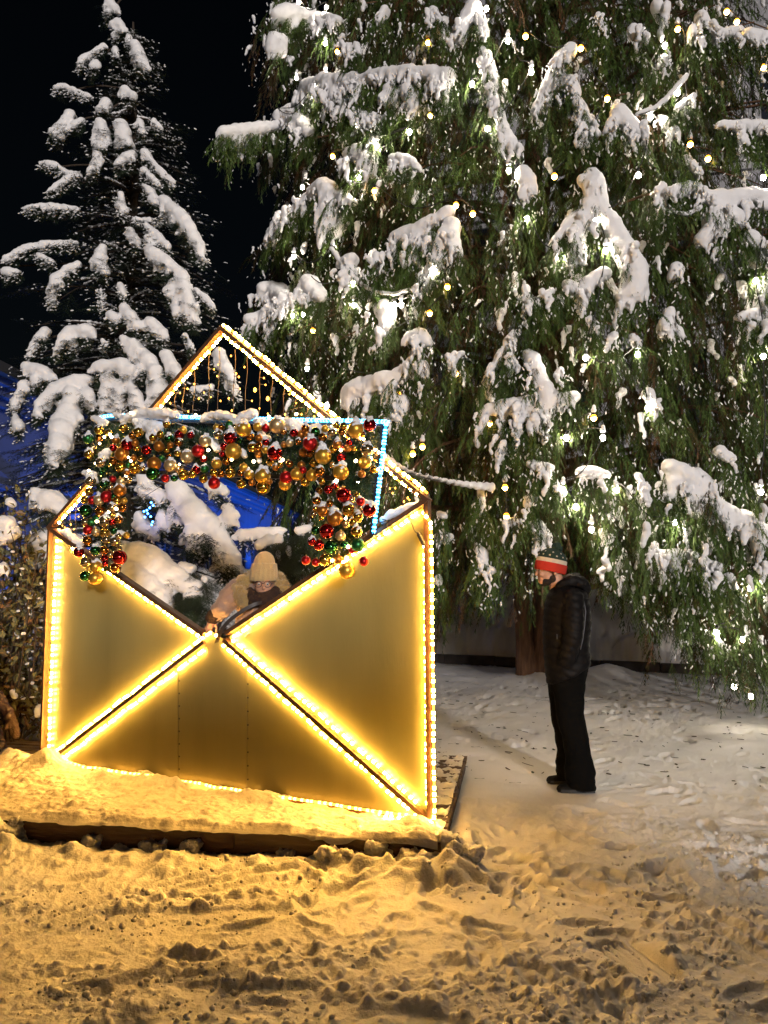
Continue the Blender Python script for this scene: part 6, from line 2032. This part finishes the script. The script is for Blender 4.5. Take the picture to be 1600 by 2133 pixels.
co_ = capsule_els([WP(620, 660, .08), WP(850, 660, .10), WP(1030, 690, .08)], [.075, .10, .075], .25)
co_ += capsule_els([WP(840, 760, .08), WP(810, 1000, .08), WP(800, 1300, .08), WP(800, 1600, .08)], [.165, .18, .20, .22], .2, (1.1, .72, 1))
co_ += capsule_els([sh_l, WP(490, 730, .03), el_l, WP(350, 890, .05)], [.080, .078, .072, .06], .25) + capsule_els([sh_r, el_r, wr_r], [.08, .072, .055], .25)
V, F = ellipsoids_raw(co_, ICO3)
ct = obj_mesh("coat", remeshed("coat", V, F, .012, [M['coat']], [(.05, .16), (.02, .05)], 2), wo)
V, F = ellipsoids_raw(capsule_els([WP(340, 895, .045), WP(300, 930, .055)], [.062, .055], .3), ICO2)
obj_mesh("cuff", remeshed("cuff", V, F, .009, [M['scarf']], [(.02, .04)], 2), ct)
hood = [(WP(700, 520, .07), .05), (WP(640, 560, .05), .062), (WP(595, 620, .03), .066), (WP(620, 690, -.02), .060), (WP(650, 760, -.05), .046), (WP(690, 800, -.06), .03), (WP(985, 530, .07), .045), (WP(1020, 590, .04), .055), (WP(1045, 650, .02), .055), (WP(1030, 700, 0), .045)]
fe = capsule_els([h[0] for h in hood[:6]], [h[1] for h in hood[:6]], .3) + capsule_els([h[0] for h in hood[6:]], [h[1] for h in hood[6:]], .3) + capsule_els([WP(700, 520, .1), WP(840, 500, .14), WP(985, 530, .1)], [.05, .06, .05], .3)
V, F = ellipsoids_raw(fe, ICO2)
me = remeshed("fur_hood", V, F, .009, [M['fur']], [(.05, .07), (.02, .02)], 1)
n = 9000
cs = np.array([e[0] for e in fe]); rs = np.array([e[1][0] for e in fe]); pick = rng.integers(0, len(cs), n)
d = rng.normal(size=(n, 3)); d[:, 1] -= .4; d /= np.linalg.norm(d, axis=1, keepdims=True)
b0 = cs[pick] + d * rs[pick][:, None] * .9
d2 = d + rng.normal(0, .5, (n, 3)) + [0, 0, -.3]; d2 /= np.linalg.norm(d2, axis=1, keepdims=True)
sd_ = np.cross(d2, rng.normal(size=(n, 3))); sd_ /= np.linalg.norm(sd_, axis=1, keepdims=True)
tri = np.stack([b0 - sd_ * .0016, b0 + sd_ * .0016, b0 + d2 * rng.uniform(.015, .035, (n, 1))], 1).reshape(-1, 3)
hood_o = obj_mesh("fur_hood", me, ct)
obj("fur_hair", tri, np.arange(n * 3).reshape(-1, 3), M['fur'], wo)
mb = MB()
sp_ = catmull([WP(900, 765, -.12), WP(800, 785, -.16), WP(690, 840, -.17), WP(590, 910, -.17), WP(500, 990, -.165), WP(430, 1100, -.15), WP(380, 1200, -.1)], 6)
for i in range(len(sp_) - 1):
    dd = sp_[i + 1] - sp_[i]; dd /= np.linalg.norm(dd)
    sd_ = np.cross(dd, [0, -1, 0]); sd_ /= np.linalg.norm(sd_)
    if i == 0: prev = [sp_[0] + sd_ * .013, sp_[0] - sd_ * .013]
    cur_ = [sp_[i + 1] + sd_ * .013, sp_[i + 1] - sd_ * .013]
    bk = np.array([0, .004, 0])
    mb.box8([prev[0], prev[1], prev[1] + bk, prev[0] + bk, cur_[0], cur_[1], cur_[1] + bk, cur_[0] + bk]); prev = cur_
mb.build("bag_strap", M['strapm'], wo)
for s in (-1, 1):
    V, F = ellipsoids_raw(capsule_els([hc + [s * .09 - .02, .10, -1.42], hc + [s * .09 - .02, -.08, -1.435]], [.052, .045], .3) + capsule_els([hc + [s * .09 - .02, .09, -1.42], hc + [s * .09 - .02, .09, -1.2]], [.055, .065], .3), ICO2)
    obj_mesh("boot", remeshed("boot", V, F, .01, [M['boot']], (), 2), wo)

# --- the child cut by the left edge
YC = 6.45
def CP(px, py, dy=0.0): return at(px, py, YC) + np.array([0, dy, 0])
M['suit'] = pmat('maroon_snowsuit', (0.016, 0.004, 0.004), 0.6, var=.2, vscale=12, bump=.3, bscale=50)
M['mitt'] = pmat('brown_mitten_wool', (0.022, 0.009, 0.006), 0.9, bump=.5, bscale=120)
zf = gz1(*CP(-30, 1600)[:2])
hipc = CP(-42, 1510); els = [(CP(-45, 1385), (.085, .09, .10)), (CP(-40, 1392, -.06), (.06, .05, .07)), (CP(-37, 1390, -.10), (.012, .014, .012)), (CP(-38, 1404, -.09), (.022, .012, .008))]
els += capsule_els([CP(-45, 1400), CP(-45, 1430), hipc], [.05, .10, .10], .25)
els += capsule_els([CP(-20, 1442), CP(8, 1465, -.05), CP(33, 1492, -.1)], [.045, .038, .028], .4) + hand_els(CP(35, 1494, -.1), np.array([.3, -.1, -1.]), np.array([-1., -.2, 0]), .62, .5)
els += capsule_els([CP(-72, 1442), CP(-84, 1475), CP(-88, 1505, -.04)], [.045, .038, .028], .4) + hand_els(CP(-88, 1508, -.04), np.array([-.1, -.1, -1.]), np.array([1., -.2, 0]), .62, .5)
for x0, x1 in ((-25, -6), (-60, -68)):
    els += capsule_els([CP(x0, 1515), CP(x1, 1560), CP(x1, 1592)], [.07, .055, .045], .4) + capsule_els([CP(x1, 1596), CP(x1 + 4, 1600, -.10)], [.035, .03], .4)
V, F = ellipsoids_raw(els, ICO3)
ch = link("person", remeshed("person", V, F, .006, [M['skin']], (), 3, .5))
tag(ch, "small child in dark maroon snowsuit mostly cut off by the left edge, one arm showing", "person")
su = capsule_els([CP(-45, 1418), CP(-45, 1440), hipc], [.09, .135, .14], .2)
su += capsule_els([CP(-18, 1440), CP(8, 1463, -.05), CP(28, 1485, -.09)], [.065, .058, .048], .3) + capsule_els([CP(-74, 1440), CP(-86, 1475), CP(-90, 1498, -.03)], [.065, .058, .048], .3)
for x0, x1 in ((-25, -8), (-60, -68)): su += capsule_els([CP(x0, 1515), CP(x1, 1555), CP(x1, 1585)], [.09, .078, .068], .25)
V, F = ellipsoids_raw(su, ICO2); obj_mesh("snowsuit", remeshed("snowsuit", V, F, .01, [M['suit']], [(.04, .06)], 2), ch)
V, F = ellipsoids_raw(capsule_els([CP(29, 1486, -.09), CP(36, 1500, -.1), CP(43, 1518, -.11), CP(45, 1526, -.11)], [.042, .046, .046, .036], .3) + capsule_els([CP(34, 1498, -.13), CP(30, 1510, -.15)], [.018, .016], .4), ICO2)
obj_mesh("mitten", remeshed("mitten", V, F, .008, [M['mitt']], [(.015, .03)], 2), ch)
V, F = ellipsoids_raw([(CP(-45, 1376, .01), (.098, .10, .075)), (CP(-45, 1355), .035)], ICO3); obj_mesh("hat", remeshed("hat", V, F, .008, [M['suit']], (), 2), ch)
for x1 in (-6, -68):
    V, F = ellipsoids_raw(capsule_els([CP(x1, 1588), CP(x1, 1598), CP(x1 + 5, 1601, -.12)], [.07, .062, .05], .3), ICO2); V[:, 2] = np.maximum(V[:, 2], zf)
    obj_mesh("boot", remeshed("boot", V, F, .009, [M['boot']], (), 2), ch)
